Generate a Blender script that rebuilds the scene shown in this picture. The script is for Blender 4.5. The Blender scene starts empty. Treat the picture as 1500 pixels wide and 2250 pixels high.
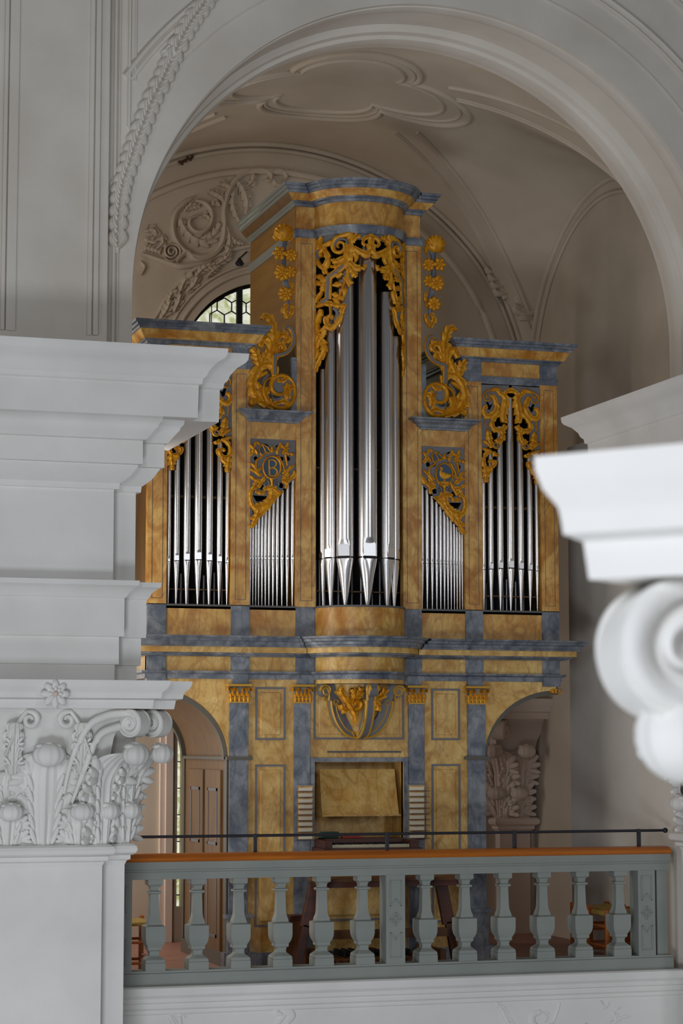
import bpy, math, random
from mathutils import Vector, Matrix
from mathutils.geometry import tessellate_polygon
random.seed(7)
SC = bpy.context.scene
COL = SC.collection
PI = math.pi

# ------------------------------------------------------------------ camera
F = 4790.0
PSI = math.radians(17.7)
TH = math.atan(515/F)
CAM = Vector((0, 0, 1.8))
cf = Vector((math.sin(PSI)*math.cos(TH), math.cos(PSI)*math.cos(TH), math.sin(TH)))
cr = Vector((math.cos(PSI), -math.sin(PSI), 0))
cu = cr.cross(cf)
cam = bpy.data.cameras.new('camera')
cam.sensor_fit = 'VERTICAL'; cam.sensor_height = 36; cam.sensor_width = 24
cam.lens = F/2250*36
cam.clip_start = 0.1; cam.clip_end = 200
cam.dof.use_dof = True; cam.dof.focus_distance = 17.3; cam.dof.aperture_fstop = 5.0
co = bpy.data.objects.new('camera', cam); COL.objects.link(co)
co.matrix_world = Matrix(((cr.x, cu.x, -cf.x, CAM.x), (cr.y, cu.y, -cf.y, CAM.y), (cr.z, cu.z, -cf.z, CAM.z), (0, 0, 0, 1)))
SC.camera = co

# ------------------------------------------------------------------ world, lights, exposure
w = bpy.data.worlds.new('world'); SC.world = w; w.use_nodes = True
bg = w.node_tree.nodes['Background']
bg.inputs[0].default_value = (0.93, 0.95, 1.0, 1)
bg.inputs[1].default_value = 0.09
def area(name, loc, target, sx, sy, power, col):
    l = bpy.data.lights.new(name, 'AREA'); l.shape = 'RECTANGLE'; l.size = sx; l.size_y = sy
    l.energy = power; l.color = col
    o = bpy.data.objects.new(name, l); COL.objects.link(o); o.location = loc
    o.rotation_euler = (Vector(target)-Vector(loc)).to_track_quat('-Z', 'Y').to_euler()
    return o
# tall windows of the nave behind the photographer
area('nave_window_and_fill', (11.6, -7.0, 4.8), (5.7, 17.5, 2.0), 1.7, 5.2, 430, (0.93, 0.96, 1.0))
area('nave_window_and_fill', (-3.5, -7.0, 4.2), (5.0, 17.5, 1.0), 2.4, 5.0, 270, (0.93, 0.96, 1.0))
area('nave_window_and_fill', (-5.0, 6.5, 2.6), (8.0, 17.5, 2.0), 3.0, 4.6, 110, (0.95, 0.97, 1.0))  # added side fill for the left-facing surfaces
# added fill lamps at the left wall of the gallery bay (behind the left pier) and one beside the photographer
area('gallery_fill_light', (3.115, 18.3, 5.75), (8.3, 18.3, 5.75), 1.5, 1.5, 19, (1.0, 0.96, 0.90))
area('gallery_fill_light', (3.115, 16.95, 2.5), (8.1, 16.95, 2.5), .8, 3.0, 36, (1.0, 0.97, 0.92))
area('gallery_fill_light', (3.115, 19.55, 1.7), (8.3, 19.55, 1.7), .7, 2.6, 27, (1.0, 0.96, 0.92))
area('near_fill_light', (-2.6, 0.6, 3.6), (2.1, 3.6, 1.9), 1.6, 2.4, 235, (0.86, 0.91, 1.0))  # added fill to brighten the near capital
# added low fill lamps, brighter towards the bottom, well below the gallery level
area('nave_window_and_fill', (-1.0, 3.0, -3.0), (2.6, 15.3, -0.6), 3.0, 2.4, 520, (0.88, 0.93, 1.0))
area('nave_window_and_fill', (0.8, 9.0, -3.6), (4.2, 16.0, -0.2), 4.0, 2.2, 70, (0.90, 0.94, 1.0))
SC.view_settings.view_transform = 'Standard'
SC.view_settings.look = 'None'
SC.view_settings.gamma = 1.0
SC.view_settings.use_curve_mapping = False
SC.view_settings.exposure = -0.27

# ------------------------------------------------------------------ helpers
def ray(u, v):
    return cf + (u-750)/F*cr - (v-1125)/F*cu
def W(u, v, Y):
    "world X, Z of a point seen at (u, v) and known to stand in the vertical plane y = Y"
    d = ray(u, v); t = Y/d.y; p = CAM + t*d
    return p.x, p.z
def ZZ(v, u=600, Y=17.5): return W(u, v, Y)[1]

def lin(c):
    return tuple(((x/255)/12.92 if x/255 <= .04045 else (((x/255)+.055)/1.055)**2.4) for x in c)

MATS = {}
def mat(name, col, rough=.6, metal=0, var=.0, vscale=3., col2=None, vein=None, veinscale=2., bump=0., bscale=40., emit=0., stretch=(1, 1, 1), veinw=.035):
    m = bpy.data.materials.new(name); m.use_nodes = True
    nt = m.node_tree; b = nt.nodes['Principled BSDF']
    b.inputs['Roughness'].default_value = rough; b.inputs['Metallic'].default_value = metal
    c = (*lin(col), 1)
    b.inputs['Base Color'].default_value = c
    tc = nt.nodes.new('ShaderNodeTexCoord'); mp = nt.nodes.new('ShaderNodeMapping')
    mp.inputs['Scale'].default_value = stretch
    nt.links.new(tc.outputs['Object'], mp.inputs['Vector'])
    out = None
    if col2 is not None:
        n = nt.nodes.new('ShaderNodeTexNoise'); n.inputs['Scale'].default_value = vscale
        n.inputs['Detail'].default_value = 6; n.inputs['Distortion'].default_value = 1.2 if vein else .2
        nt.links.new(mp.outputs[0], n.inputs['Vector'])
        r = nt.nodes.new('ShaderNodeValToRGB')
        r.color_ramp.elements[0].position = .35; r.color_ramp.elements[1].position = .66
        r.color_ramp.elements[0].color = c; r.color_ramp.elements[1].color = (*lin(col2), 1)
        nt.links.new(n.outputs['Fac'], r.inputs[0]); out = r.outputs[0]
        if vein is not None:
            for sgn, vs in ((0, veinscale), (1, veinscale*2.3)):
                n2 = nt.nodes.new('ShaderNodeTexNoise'); n2.inputs['Scale'].default_value = vs
                n2.inputs['Detail'].default_value = 4; n2.inputs['Distortion'].default_value = 1.6
                mp2 = nt.nodes.new('ShaderNodeMapping'); mp2.inputs['Scale'].default_value = (1.0, 1.0, .55)
                mp2.inputs['Rotation'].default_value = (0, .7+sgn*.3, 0); mp2.inputs['Location'].default_value = (sgn*7, 3, 1)
                nt.links.new(mp.outputs[0], mp2.inputs[0]); nt.links.new(mp2.outputs[0], n2.inputs['Vector'])
                s = nt.nodes.new('ShaderNodeMath'); s.operation = 'SUBTRACT'; s.inputs[1].default_value = .5
                nt.links.new(n2.outputs['Fac'], s.inputs[0])
                a = nt.nodes.new('ShaderNodeMath'); a.operation = 'ABSOLUTE'; nt.links.new(s.outputs[0], a.inputs[0])
                mr = nt.nodes.new('ShaderNodeMapRange'); mr.inputs['From Min'].default_value = 0
                mr.inputs['From Max'].default_value = veinw; mr.inputs['To Min'].default_value = .42 if sgn == 0 else .3; mr.inputs['To Max'].default_value = 0
                nt.links.new(a.outputs[0], mr.inputs['Value'])
                mx = nt.nodes.new('ShaderNodeMixRGB'); nt.links.new(mr.outputs[0], mx.inputs[0])
                nt.links.new(out, mx.inputs[1]); mx.inputs[2].default_value = (*lin(vein), 1); out = mx.outputs[0]
        nt.links.new(out, b.inputs['Base Color'])
    if bump:
        n = nt.nodes.new('ShaderNodeTexNoise'); n.inputs['Scale'].default_value = bscale; n.inputs['Detail'].default_value = 3
        nt.links.new(mp.outputs[0], n.inputs['Vector'])
        bp = nt.nodes.new('ShaderNodeBump'); bp.inputs['Strength'].default_value = bump; bp.inputs['Distance'].default_value = .01
        nt.links.new(n.outputs['Fac'], bp.inputs['Height']); nt.links.new(bp.outputs[0], b.inputs['Normal'])
    if emit:
        b.inputs['Emission Strength'].default_value = emit
        if out: nt.links.new(out, b.inputs['Emission Color'])
        else: b.inputs['Emission Color'].default_value = c
    MATS[name] = m
    return m

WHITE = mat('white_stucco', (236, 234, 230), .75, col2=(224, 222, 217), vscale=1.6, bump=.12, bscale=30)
PLAST = mat('warm_plaster', (212, 198, 180), .85, col2=(198, 183, 164), vscale=1.2, bump=.1, bscale=20)  # warmer base than the pier plaster
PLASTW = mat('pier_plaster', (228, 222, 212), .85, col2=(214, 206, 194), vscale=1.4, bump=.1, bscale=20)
PLASTR = mat('rosy_plaster', (224, 205, 190), .85, col2=(214, 194, 180), vscale=1.4)
OCHRE = mat('ochre_marbling', (222, 178, 98), .38, col2=(180, 118, 38), vscale=5.5, vein=(140, 84, 30), veinscale=3.0, stretch=(1, 1, .8), veinw=.05)
OCHREP = mat('pale_ochre_marbling', (224, 190, 118), .4, col2=(196, 148, 68), vscale=4.5, vein=(150, 98, 42), veinscale=3.0, veinw=.05)
GREY = mat('blue_grey_marbling', (88, 96, 110), .38, col2=(142, 147, 152), vscale=5, vein=(48, 54, 68), veinscale=2.6, veinw=.05)
GREYP = mat('grey_paint', (112, 112, 116), .55)
LINE = mat('thin_grey_line', (92, 92, 90), .6)
GOLD = mat('gilding', (222, 160, 26), .42, .25, col2=(196, 128, 18), vscale=26, bump=.25, bscale=55)
GOLDD = mat('gilding_edge', (204, 158, 60), .45, .2)
BLUE = mat('blue_field', (54, 78, 100), .5)
DARK = mat('case_shade_black', (12, 11, 12), .8)
BLACK = mat('pipe_slot', (6, 6, 8), .7)
TIN = mat('polished_tin', (222, 219, 218), .27, 1.0)
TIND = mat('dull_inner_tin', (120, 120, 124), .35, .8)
TINL = mat('burnished_tin_lip', (236, 236, 238), .32, 1.0)
WOODC = mat('brown_case_wood', (120, 87, 48), .5, col2=(102, 73, 40), vscale=3, stretch=(6, 6, .6))
WOODT = mat('tower_side_wood', (142, 102, 42), .5, col2=(126, 88, 36), vscale=3, stretch=(.6, .6, 5))
WOODG = mat('grey_case_trim', (92, 88, 78), .5)
GLOSSG = mat('glossy_grey_moulding', (128, 132, 126), .15)
GREEN = mat('grey_green_paint', (146, 151, 145), .5, col2=(138, 144, 138), vscale=3)
RAILW = mat('orange_handrail_wood', (196, 112, 30), .38, col2=(170, 90, 22), vscale=3, stretch=(.5, 6, 6))
IRON = mat('dark_iron', (30, 32, 40), .5)
DKWOOD = mat('dark_red_wood', (88, 44, 30), .4, col2=(64, 32, 22), vscale=4, stretch=(.6, 5, 5))
BENCHW = mat('bench_wood', (116, 76, 40), .5, col2=(92, 58, 30), vscale=4)
IVORY = mat('ivory_keys', (206, 196, 168), .4)
PORC = mat('stop_label_white', (226, 216, 190), .45)
STRAW = mat('woven_straw', (176, 146, 72), .8, col2=(150, 120, 54), vscale=30, bump=.5, bscale=60)
CHAIRW = mat('orange_brown_chair_wood', (172, 96, 40), .45)
FLOORM = mat('red_floor_tile', (176, 128, 110), .45, col2=(160, 112, 96), vscale=3)
BOOKG = mat('green_cloth', (24, 66, 54), .7)
BOOKR = mat('red_paper', (150, 40, 44), .7)
RUST = mat('dark_brown_damage', (84, 60, 40), .9)
LEAD = mat('window_lead', (16, 17, 24), .6)

def glass_mat():
    m = bpy.data.materials.new('daylit_glass'); m.use_nodes = True
    nt = m.node_tree; b = nt.nodes['Principled BSDF']; b.inputs['Roughness'].default_value = .2
    tc = nt.nodes.new('ShaderNodeTexCoord'); n = nt.nodes.new('ShaderNodeTexNoise')
    n.inputs['Scale'].default_value = 7; n.inputs['Detail'].default_value = 8; n.inputs['Distortion'].default_value = 2
    nt.links.new(tc.outputs['Object'], n.inputs['Vector'])
    r = nt.nodes.new('ShaderNodeValToRGB'); e = r.color_ramp.elements
    e[0].position = .38; e[0].color = (*lin((178, 184, 130)), 1); e[1].position = .56; e[1].color = (*lin((236, 240, 222)), 1)
    nt.links.new(n.outputs['Fac'], r.inputs[0]); nt.links.new(r.outputs[0], b.inputs['Base Color'])
    nt.links.new(r.outputs[0], b.inputs['Emission Color']); b.inputs['Emission Strength'].default_value = .95
    return m
GLASS = glass_mat()

class MB:
    def __init__(s): s.v = []; s.f = []; s.m = []; s.mats = []
    def mi(s, m):
        if m not in s.mats: s.mats.append(m)
        return s.mats.index(m)
    def add(s, vs, fs, m):
        k = len(s.v); i = s.mi(m)
        s.v += [tuple(p) for p in vs]; s.f += [tuple(a+k for a in f) for f in fs]; s.m += [i]*len(fs)
        return s
    def box(s, x0, x1, y0, y1, z0, z1, m):
        x0, x1 = min(x0, x1), max(x0, x1); y0, y1 = min(y0, y1), max(y0, y1); z0, z1 = min(z0, z1), max(z0, z1)
        return s.add([(x0, y0, z0), (x1, y0, z0), (x1, y1, z0), (x0, y1, z0), (x0, y0, z1), (x1, y0, z1), (x1, y1, z1), (x0, y1, z1)],
                     [(0, 3, 2, 1), (4, 5, 6, 7), (0, 1, 5, 4), (1, 2, 6, 5), (2, 3, 7, 6), (3, 0, 4, 7)], m)
    def bar(s, a, b, wx, wy, m, up=(0, 0, 1)):
        a = Vector(a); b = Vector(b); d = (b-a).normalized(); u = Vector(up)
        if abs(d.dot(u)) > .99: u = Vector((0, 1, 0))
        x = d.cross(u).normalized()*wx/2; y = d.cross(x).normalized()*wy/2
        vs = [p+q for p in (a, b) for q in (x+y, -x+y, -x-y, x-y)]
        return s.add(vs, [(0, 1, 2, 3), (7, 6, 5, 4), (0, 4, 5, 1), (1, 5, 6, 2), (2, 6, 7, 3), (3, 7, 4, 0)], m)
    def rings(s, rings, m, closed=True, cap=True):
        n = len(rings[0]); vs = [p for r in rings for p in r]; fs = []
        for i in range(len(rings)-1):
            for j in range(n if closed else n-1):
                a = i*n+j; b = i*n+(j+1) % n
                fs.append((a, b, b+n, a+n))
        if cap and closed:
            fs.append(tuple(range(n-1, -1, -1))); fs.append(tuple((len(rings)-1)*n+j for j in range(n)))
        return s.add(vs, fs, m)
    def lathe(s, prof, cx, cy, m, n=24, sq=False, a0=0):
        rs = []
        for r, z in prof:
            if sq: rs.append([(cx-r, cy-r, z), (cx+r, cy-r, z), (cx+r, cy+r, z), (cx-r, cy+r, z)])
            else: rs.append([(cx+r*math.cos(a0+2*PI*k/n), cy+r*math.sin(a0+2*PI*k/n), z) for k in range(n)])
        return s.rings(rs, m)
    def tube(s, pts, rad, m, n=8, cap=True):
        pts = [Vector(p) for p in pts]; rs = []
        for i, p in enumerate(pts):
            d = (pts[min(i+1, len(pts)-1)]-pts[max(i-1, 0)]).normalized()
            u = Vector((0, 0, 1)) if abs(d.z) < .9 else Vector((0, 1, 0))
            x = d.cross(u).normalized(); y = d.cross(x)
            r = rad[i] if isinstance(rad, (list, tuple)) else rad
            rs.append([p+x*r*math.cos(2*PI*k/n)+y*r*math.sin(2*PI*k/n) for k in range(n)])
        return s.rings(rs, m, cap=cap)
    def ell(s, c, ax, m, nu=10, nv=7, groove=0, k=6):
        c = Vector(c); X, Y, Z = [Vector(a) for a in ax]; rs = []
        for i in range(1, nv):
            ph = PI*i/nv; r = []
            for j in range(nu):
                t = 2*PI*j/nu; g = 1+groove*math.cos(k*t)
                r.append(c+X*math.sin(ph)*math.cos(t)*g+Y*math.sin(ph)*math.sin(t)*g+Z*math.cos(ph))
            rs.append(r)
        return s.rings(rs, m)
    def sweep(s, prof, path, m, caps=True):
        "profile [(projection, z)] run along a plan path, projecting to its right-hand side, with mitred corners"
        P = [Vector((x, y)) for x, y in path]; N = []
        for i in range(len(P)-1):
            d = (P[i+1]-P[i]).normalized(); N.append(Vector((d.y, -d.x)))
        M = []
        for i in range(len(P)):
            if i == 0: M.append(N[0])
            elif i == len(P)-1: M.append(N[-1])
            else: M.append((N[i-1]+N[i])/(1+N[i-1].dot(N[i])))
        rs = [[(P[i].x+M[i].x*p, P[i].y+M[i].y*p, z) for i in range(len(P))] for p, z in prof]
        n = len(P); vs = [p for r in rs for p in r]; fs = []
        for a in range(len(rs)-1):
            for j in range(n-1): fs.append((a*n+j, a*n+j+1, (a+1)*n+j+1, (a+1)*n+j))
        if caps:
            for e in (0, n-1):
                fs.append(tuple(a*n+e for a in range(len(rs))))
        return s.add(vs, fs, m)
    def plate(s, polys, mapf, d0, d1, m):
        "filled outline (first polygon) with holes (the others), mapf(a, b, d); real thickness d0..d1"
        tri = tessellate_polygon([[Vector((a, b, 0)) for a, b in p] for p in polys])
        flat = [q for p in polys for q in p]; n = len(flat)
        vs = [mapf(a, b, d1) for a, b in flat]+[mapf(a, b, d0) for a, b in flat]
        fs = [tuple(t) for t in tri]+[tuple(n+k for k in reversed(t)) for t in tri]
        k = 0
        for p in polys:
            L = len(p)
            for i in range(L): fs.append((k+i, k+(i+1) % L, n+k+(i+1) % L, n+k+i))
            k += L
        return s.add(vs, fs, m)
    def stroke(s, pts, wd, mapf, h, m, d0=0., sub=6, lobes=0, lobe=.42, crest=True, side=0):
        "carved ribbon: smooth path in (a, b), tapering width, rounded relief h above depth d0; lobes make it leafy"
        if lobes: sub = max(sub, int(8*lobes/(len(pts)-1))+2)
        P = crom(pts, sub); n = len(P)
        if not isinstance(wd, (list, tuple)): wd = (wd, wd)
        rs = []
        for i, (a, b) in enumerate(P):
            t = i/(n-1)
            x0, y0 = P[max(i-1, 0)]; x1, y1 = P[min(i+1, n-1)]
            L = math.hypot(x1-x0, y1-y0) or 1; tx, ty = (x1-x0)/L, (y1-y0)/L; nx, ny = -ty, tx
            k = t*(len(wd)-1); j = min(int(k), len(wd)-2); wv = wd[j]+(wd[j+1]-wd[j])*(k-j)
            wl = wr = wv/2; sl = 0
            if lobes:
                ph = (t*lobes) % 1.0; r = (ph/.72)**.6 if ph < .72 else 1-(ph-.72)/.28
                g = (1-lobe)+1.5*lobe*r
                if side >= 0: wl *= g
                if side <= 0: wr *= g
                sl = wv*.34*r
            hh = h*(1 if not lobes else .82+.18*math.sin(PI*((t*lobes) % 1.0)))
            prof = ((1, 0), (.92, .55), (.5, .92 if not crest else .8), (0, 1.0 if crest else .72), (-.5, .92 if not crest else .8), (-.92, .55), (-1, 0)) if not lobes else \
                   ((1, 0), (.95, .52), (.45, .50), (.14, .72), (0, 1.0), (-.14, .72), (-.45, .50), (-.95, .52), (-1, 0))
            row = []
            for e, hq in prof:
                ww = wl if e > 0 else wr
                row.append(mapf(a+nx*ww*e+tx*sl*abs(e), b+ny*ww*e+ty*sl*abs(e), d0+hh*hq))
            row = [mapf(a+nx*wl+tx*sl, b+ny*wl+ty*sl, d0-.006)]+row+[mapf(a-nx*wr+tx*sl, b-ny*wr+ty*sl, d0-.006)]
            rs.append(row)
        return s.rings(rs, m)
    def mirror(s, cx):
        o = MB(); o.mats = list(s.mats); o.v = [(2*cx-x, y, z) for x, y, z in s.v]; o.f = [tuple(reversed(f)) for f in s.f]; o.m = list(s.m)
        return o
    def build(s, name, parent=None, smooth=None, bevel=0, label=None):
        me = bpy.data.meshes.new(name); me.from_pydata(s.v, [], s.f); 
        for m in s.mats: me.materials.append(m)
        me.polygons.foreach_set('material_index', s.m)
        import bmesh
        bm = bmesh.new(); bm.from_mesh(me); bmesh.ops.recalc_face_normals(bm, faces=bm.faces); bm.to_mesh(me); bm.free()
        o = bpy.data.objects.new(name, me); COL.objects.link(o)
        if smooth is not None:
            me.polygons.foreach_set('use_smooth', [True]*len(me.polygons))
            me.set_sharp_from_angle(angle=math.radians(smooth))
        if parent:
            o.parent = parent
            pm = parent.location
            q = parent
            off = Vector((0, 0, 0))
            while q is not None: off += q.location; q = q.parent
            me.transform(Matrix.Translation(-off))
        if bevel:
            b = o.modifiers.new('bevel', 'BEVEL'); b.width = bevel; b.segments = 2; b.limit_method = 'ANGLE'; b.angle_limit = math.radians(40)
        if label: o['label'] = label
        return o

def crom(pts, sub):
    if len(pts) < 3: sub = max(sub, 6)
    P = [pts[0]]+list(pts)+[pts[-1]]; o = []
    for i in range(1, len(P)-2):
        p0, p1, p2, p3 = P[i-1], P[i], P[i+1], P[i+2]
        for k in range(sub):
            t = k/sub
            o.append(tuple(.5*((2*p1[q])+(-p0[q]+p2[q])*t+(2*p0[q]-5*p1[q]+4*p2[q]-p3[q])*t*t+(-p0[q]+3*p1[q]-3*p2[q]+p3[q])*t**3) for q in range(len(p1))))
    o.append(tuple(pts[-1]))
    return o
def spiral(cx, cy, r0, r1, turns, a0=0, ccw=1, n=22):
    return [(cx+(r0+(r1-r0)*k/n)*math.cos(a0+ccw*2*PI*turns*k/n), cy+(r0+(r1-r0)*k/n)*math.sin(a0+ccw*2*PI*turns*k/n)) for k in range(n+1)]

def tag(o, label=None, cat=None, group=None, kind=None):
    if label: o['label'] = label
    if cat: o['category'] = cat
    if group: o['group'] = group
    if kind: o['kind'] = kind
    return o
def empty(name, loc, label, cat, group=None):
    o = bpy.data.objects.new(name, None); COL.objects.link(o); o.location = loc; o.empty_display_size = .1
    return tag(o, label, cat, group)
def struct(o): o['kind'] = 'structure'; return o
CX = 5.74

# ================================================================== STRUCTURE
BY, RX, LX = 20.0, 8.36, 3.10            # back wall, right wall, left wall of the gallery bay
def wallmap(Y): return lambda a, b, d: (a, Y-d, b)
def arc(cx, cz, r, a0, a1, n, rz=None):
    rz = rz or r
    return [(cx+r*math.cos(math.radians(a0+(a1-a0)*k/n)), cz+rz*math.sin(math.radians(a0+(a1-a0)*k/n))) for k in range(n+1)]

struct(MB().box(2.9, 8.7, 16.26, 20.7, -.25, 0, FLOORM).build('floor'))
# back wall with the lunette window and the narrow side window
lun = [(CX+1.0, 5.305)]+arc(CX, 5.305, 1.0, 0, 180, 32)[1:]+[(CX-1.0, 4.7), (CX+1.0, 4.7)]
slit = [(4.775, .30), (4.885, .30), (4.885, 3.2), (4.775, 3.2)]
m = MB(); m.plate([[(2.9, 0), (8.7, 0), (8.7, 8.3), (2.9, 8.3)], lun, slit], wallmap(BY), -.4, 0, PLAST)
struct(m.build('wall_back'))
# pier in the right, gallery side wall above, left wall
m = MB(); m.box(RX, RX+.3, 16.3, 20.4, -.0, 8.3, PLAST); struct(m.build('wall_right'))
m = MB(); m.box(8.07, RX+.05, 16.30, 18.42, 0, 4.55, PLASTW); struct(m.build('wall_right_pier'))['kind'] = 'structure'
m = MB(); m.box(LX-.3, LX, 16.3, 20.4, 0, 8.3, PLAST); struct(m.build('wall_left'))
# arch wall towards the nave
ZC, RF = 5.12, 2.42
op = [(CX-RF, 4.5)]+arc(CX, ZC, RF, 180, 0, 72)+[(CX+RF, 4.5)]
out = [(0.2, 4.5)]+op+[(13, 4.5), (13, 9.5), (0.2, 9.5)]
m = MB(); m.plate([out], wallmap(15.45), -.85, 0, PLASTW)
struct(m.build('wall_front', smooth=40))
# archivolt: stepped intrados of the big arch
def archsweep(prof, m, cx=CX, zc=ZC, zb=4.55, n=72, material=PLASTW, amax=180, amin=0):
    rs = []
    A = ([(180, zb)] if amax == 180 else [])+[(amax-(amax-amin)*k/n, None) for k in range(n+1)]+([(0, zb)] if amin == 0 else [])
    for a, zf in A:
        ca, sa = math.cos(math.radians(a)), math.sin(math.radians(a))
        rs.append([(cx+r*ca, y, (zf if zf is not None else zc+r*sa)) for y, r in prof])
    return m.rings(rs, material, closed=True, cap=True)
m = MB()
archsweep([(15.50, 2.55), (15.50, 2.41), (15.56, 2.395), (15.62, 2.41), (15.66, 2.42), (15.66, 2.55)], m)
archsweep([(15.95, 2.55), (15.95, 2.42), (15.99, 2.37), (16.05, 2.36), (16.06, 2.33), (16.14, 2.315), (16.2, 2.33), (16.29, 2.335), (16.29, 2.55)], m)
struct(m.build('trim_1', smooth=35))
# mouldings on the face of the arch
m = MB()
archsweep([(15.46, 2.90), (15.43, 2.905), (15.425, 2.925), (15.445, 2.94), (15.42, 2.95), (15.41, 2.975), (15.43, 2.99), (15.46, 3.0)], m, amax=147)
archsweep([(15.46, 2.70), (15.44, 2.702), (15.44, 2.712), (15.46, 2.716)], m)
archsweep([(15.46, 3.32), (15.42, 3.325), (15.42, 3.36), (15.44, 3.38), (15.41, 3.40), (15.46, 3.43)], m, amax=78)
struct(m.build('trim_2', smooth=35))
# upper pier strip above the left cornice, with a sunk panel
def wx(u, v, Y): return W(u, v, Y)[0]
m = MB()
xe = wx(238, 500, 15.33)
m.box(1.2, xe, 15.33, 15.5, 4.55, 9.5, PLASTW)
for a, b, h in ((wx(6, 400, 15.3), wx(15, 400, 15.3), .035), (wx(18, 400, 15.3), wx(40, 400, 15.3), .02), (wx(196, 400, 15.3), wx(206, 400, 15.3), .02), (wx(208, 400, 15.3), wx(219, 400, 15.3), .04)):
    m.box(a, b, 15.33-h, 15.36, 4.75, 9.5, PLASTW)
m.box(1.2, xe+.02, 15.27, 15.45, 4.55, 4.66, PLASTW)
m.box(wx(250, 400, 15.4), wx(257, 400, 15.4), 15.42, 15.47, 4.6, 9.5, PLASTW)
m.box(wx(262, 300, 15.4), wx(266, 300, 15.4), 15.43, 15.47, 4.6, 9.5, PLASTW)
m.box(wx(284, 100, 15.4), wx(290, 100, 15.4), 15.42, 15.47, 6.35, 9.5, PLASTW)
m.box(wx(299, 100, 15.4), wx(303, 100, 15.4), 15.43, 15.47, 6.7, 9.5, PLASTW)
struct(m.build('trim_3', bevel=.006))

# groined vault
VX, VY, HX, HY = (LX+RX)/2, 18.15, (RX-LX)/2, 1.86
def vz(x, y):
    dx = min(1, abs(x-VX)/HX); dy = min(1, abs(y-VY)/HY)
    a = 5.2+2.46*math.sqrt(max(0, 1-dx*dx))
    b = 5.2+1.82*math.sqrt(max(0, 1-dy*dy))+.60*(1-dx**1.5)
    k = .06
    hmx = max(a, b)+k*math.log(1+math.exp(-abs(a-b)/k))-k*.69*0
    return hmx
m = MB(); NX, NY = 84, 60
vs = [(VX-HX+2*HX*i/NX, VY-HY-.02+(2*HY+.04)*j/NY) for j in range(NY+1) for i in range(NX+1)]
vs = [(x, y, vz(x, y)) for x, y in vs]
fs = [(j*(NX+1)+i, (j+1)*(NX+1)+i, (j+1)*(NX+1)+i+1, j*(NX+1)+i+1) for j in range(NY) for i in range(NX)]
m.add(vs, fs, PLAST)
m.box(VX-HX-.3, VX+HX+.3, 16.2, 20.3, 8.25, 8.35, PLAST)
struct(m.build('ceiling', smooth=50))
# stucco ribs and quatrefoil on the vault
def vline(m, pts, r, dx=0, dy=0):
    m.tube([(x+dx, y+dy, vz(x+dx, y+dy)-r*.2) for x, y in pts], r, PLAST, n=8)
m = MB()
for sx in (-1, 1):
    for sy in (-1, 1):
        P = [(VX+sx*HX*s, VY+sy*HY*s) for s in [.34+.62*k/26 for k in range(27)]]
        for off, r in ((-.13, .022), (-.10, .012), (.10, .012), (.13, .022)):
            vline(m, P, r, off*sy*.6, -off*sx*.8)
for rr, r in ((1.0, .03), (.93, .015), (.80, .022)):
    P = []
    for k in range(121):
        t = 2*PI*k/120
        q = rr*(.62+.36*abs(math.cos(2*t))**.8)
        P.append((VX+q*1.25*math.cos(t), VY-.1+q*1.0*math.sin(t)))
    vline(m, P, r)
struct(m.build('trim_4', smooth=50))
# wall ribs: back wall band and side wall arch
m = MB()
for r, rad in ((2.44, .03), (2.38, .02), (2.17, .035)):
    m.tube([(VX+(HX+r-2.46)*math.cos(t), BY-.02, 5.2+r*math.sin(t)) for t in [PI*k/60 for k in range(61)]], rad, PLAST)
for dz, rad in ((0.0, .028), (-.14, .018)):
    m.tube([(RX-.015, VY+(HY-.02+dz)*math.cos(t), 5.2+(1.82+dz)*math.sin(t)) for t in [PI*k/40 for k in range(41)]], rad, PLAST)
# ring mouldings round the lunette window
for r, rad in ((1.10, .022), (1.17, .014), (1.34, .02)):
    m.tube([(CX+r*math.cos(t), BY-.01, 5.305+r*math.sin(t)) for t in [PI*k/40 for k in range(41)]], rad, PLAST)
struct(m.build('trim_5', smooth=50))
m = MB(); xq0, xq1 = W(349, 1800, BY)[0], W(377, 1800, BY)[0]; m.box(xq0, xq1, BY-.035, BY+.02, 0, 5.0, PLASTR); m.box(xq0+.05, xq1, BY-.06, BY+.02, 0, 5.0, PLASTR)
struct(m.build('trim_6', bevel=.004))
# parapet wall below the balustrade
m = MB()
prof = [(.0, -1.6), (0, -.25), (.012, -.24), (.012, -.215), (.03, -.20), (.03, -.165), (.045, -.155), (.05, -.125), (.075, -.10), (.085, -.045), (.07, -.034), (-.02, -.034)]
zl_ = W(750, 2153, 16.21)[1]+.034
m.sweep([(p, z+zl_) for p, z in prof], [(W(273, 1950, 15.45)[0], 16.23), (8.12, 16.23)], WHITE)
struct(m.build('wall_parapet', smooth=30))['kind'] = 'structure'

# windows
def hexlead(m, x0, x1, z0, z1, Y, s, inside):
    h = s*math.sqrt(3)/2; rows = int((z1-z0)/(1.5*s))+2; cols = int((x1-x0)/(2*h))+2
    for j in range(rows):
        for i in range(cols):
            cx = x0+(i+(j % 2)*.5)*2*h; cz = z0+j*1.5*s
            P = [(cx+s*math.sin(math.radians(60*k)), cz+s*math.cos(math.radians(60*k))) for k in range(6)]
            for a in (0, 1, 2):
                p, q = P[a], P[a+1]
                if inside(*p) and inside(*q): m.bar((p[0], Y, p[1]), (q[0], Y, q[1]), .011, .011, LEAD)
w1 = empty('window_1', (CX, BY+.2, 4.7), None, None); w1['kind'] = 'structure'
pl = [(CX+.99, 5.305)]+arc(CX, 5.305, .99, 0, 180, 32)[1:]+[(CX-.99, 4.7), (CX+.99, 4.7)]
MB().plate([pl], wallmap(BY+.20), -.02, 0, GLASS).build('window_pane', w1)
m = MB()
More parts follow.
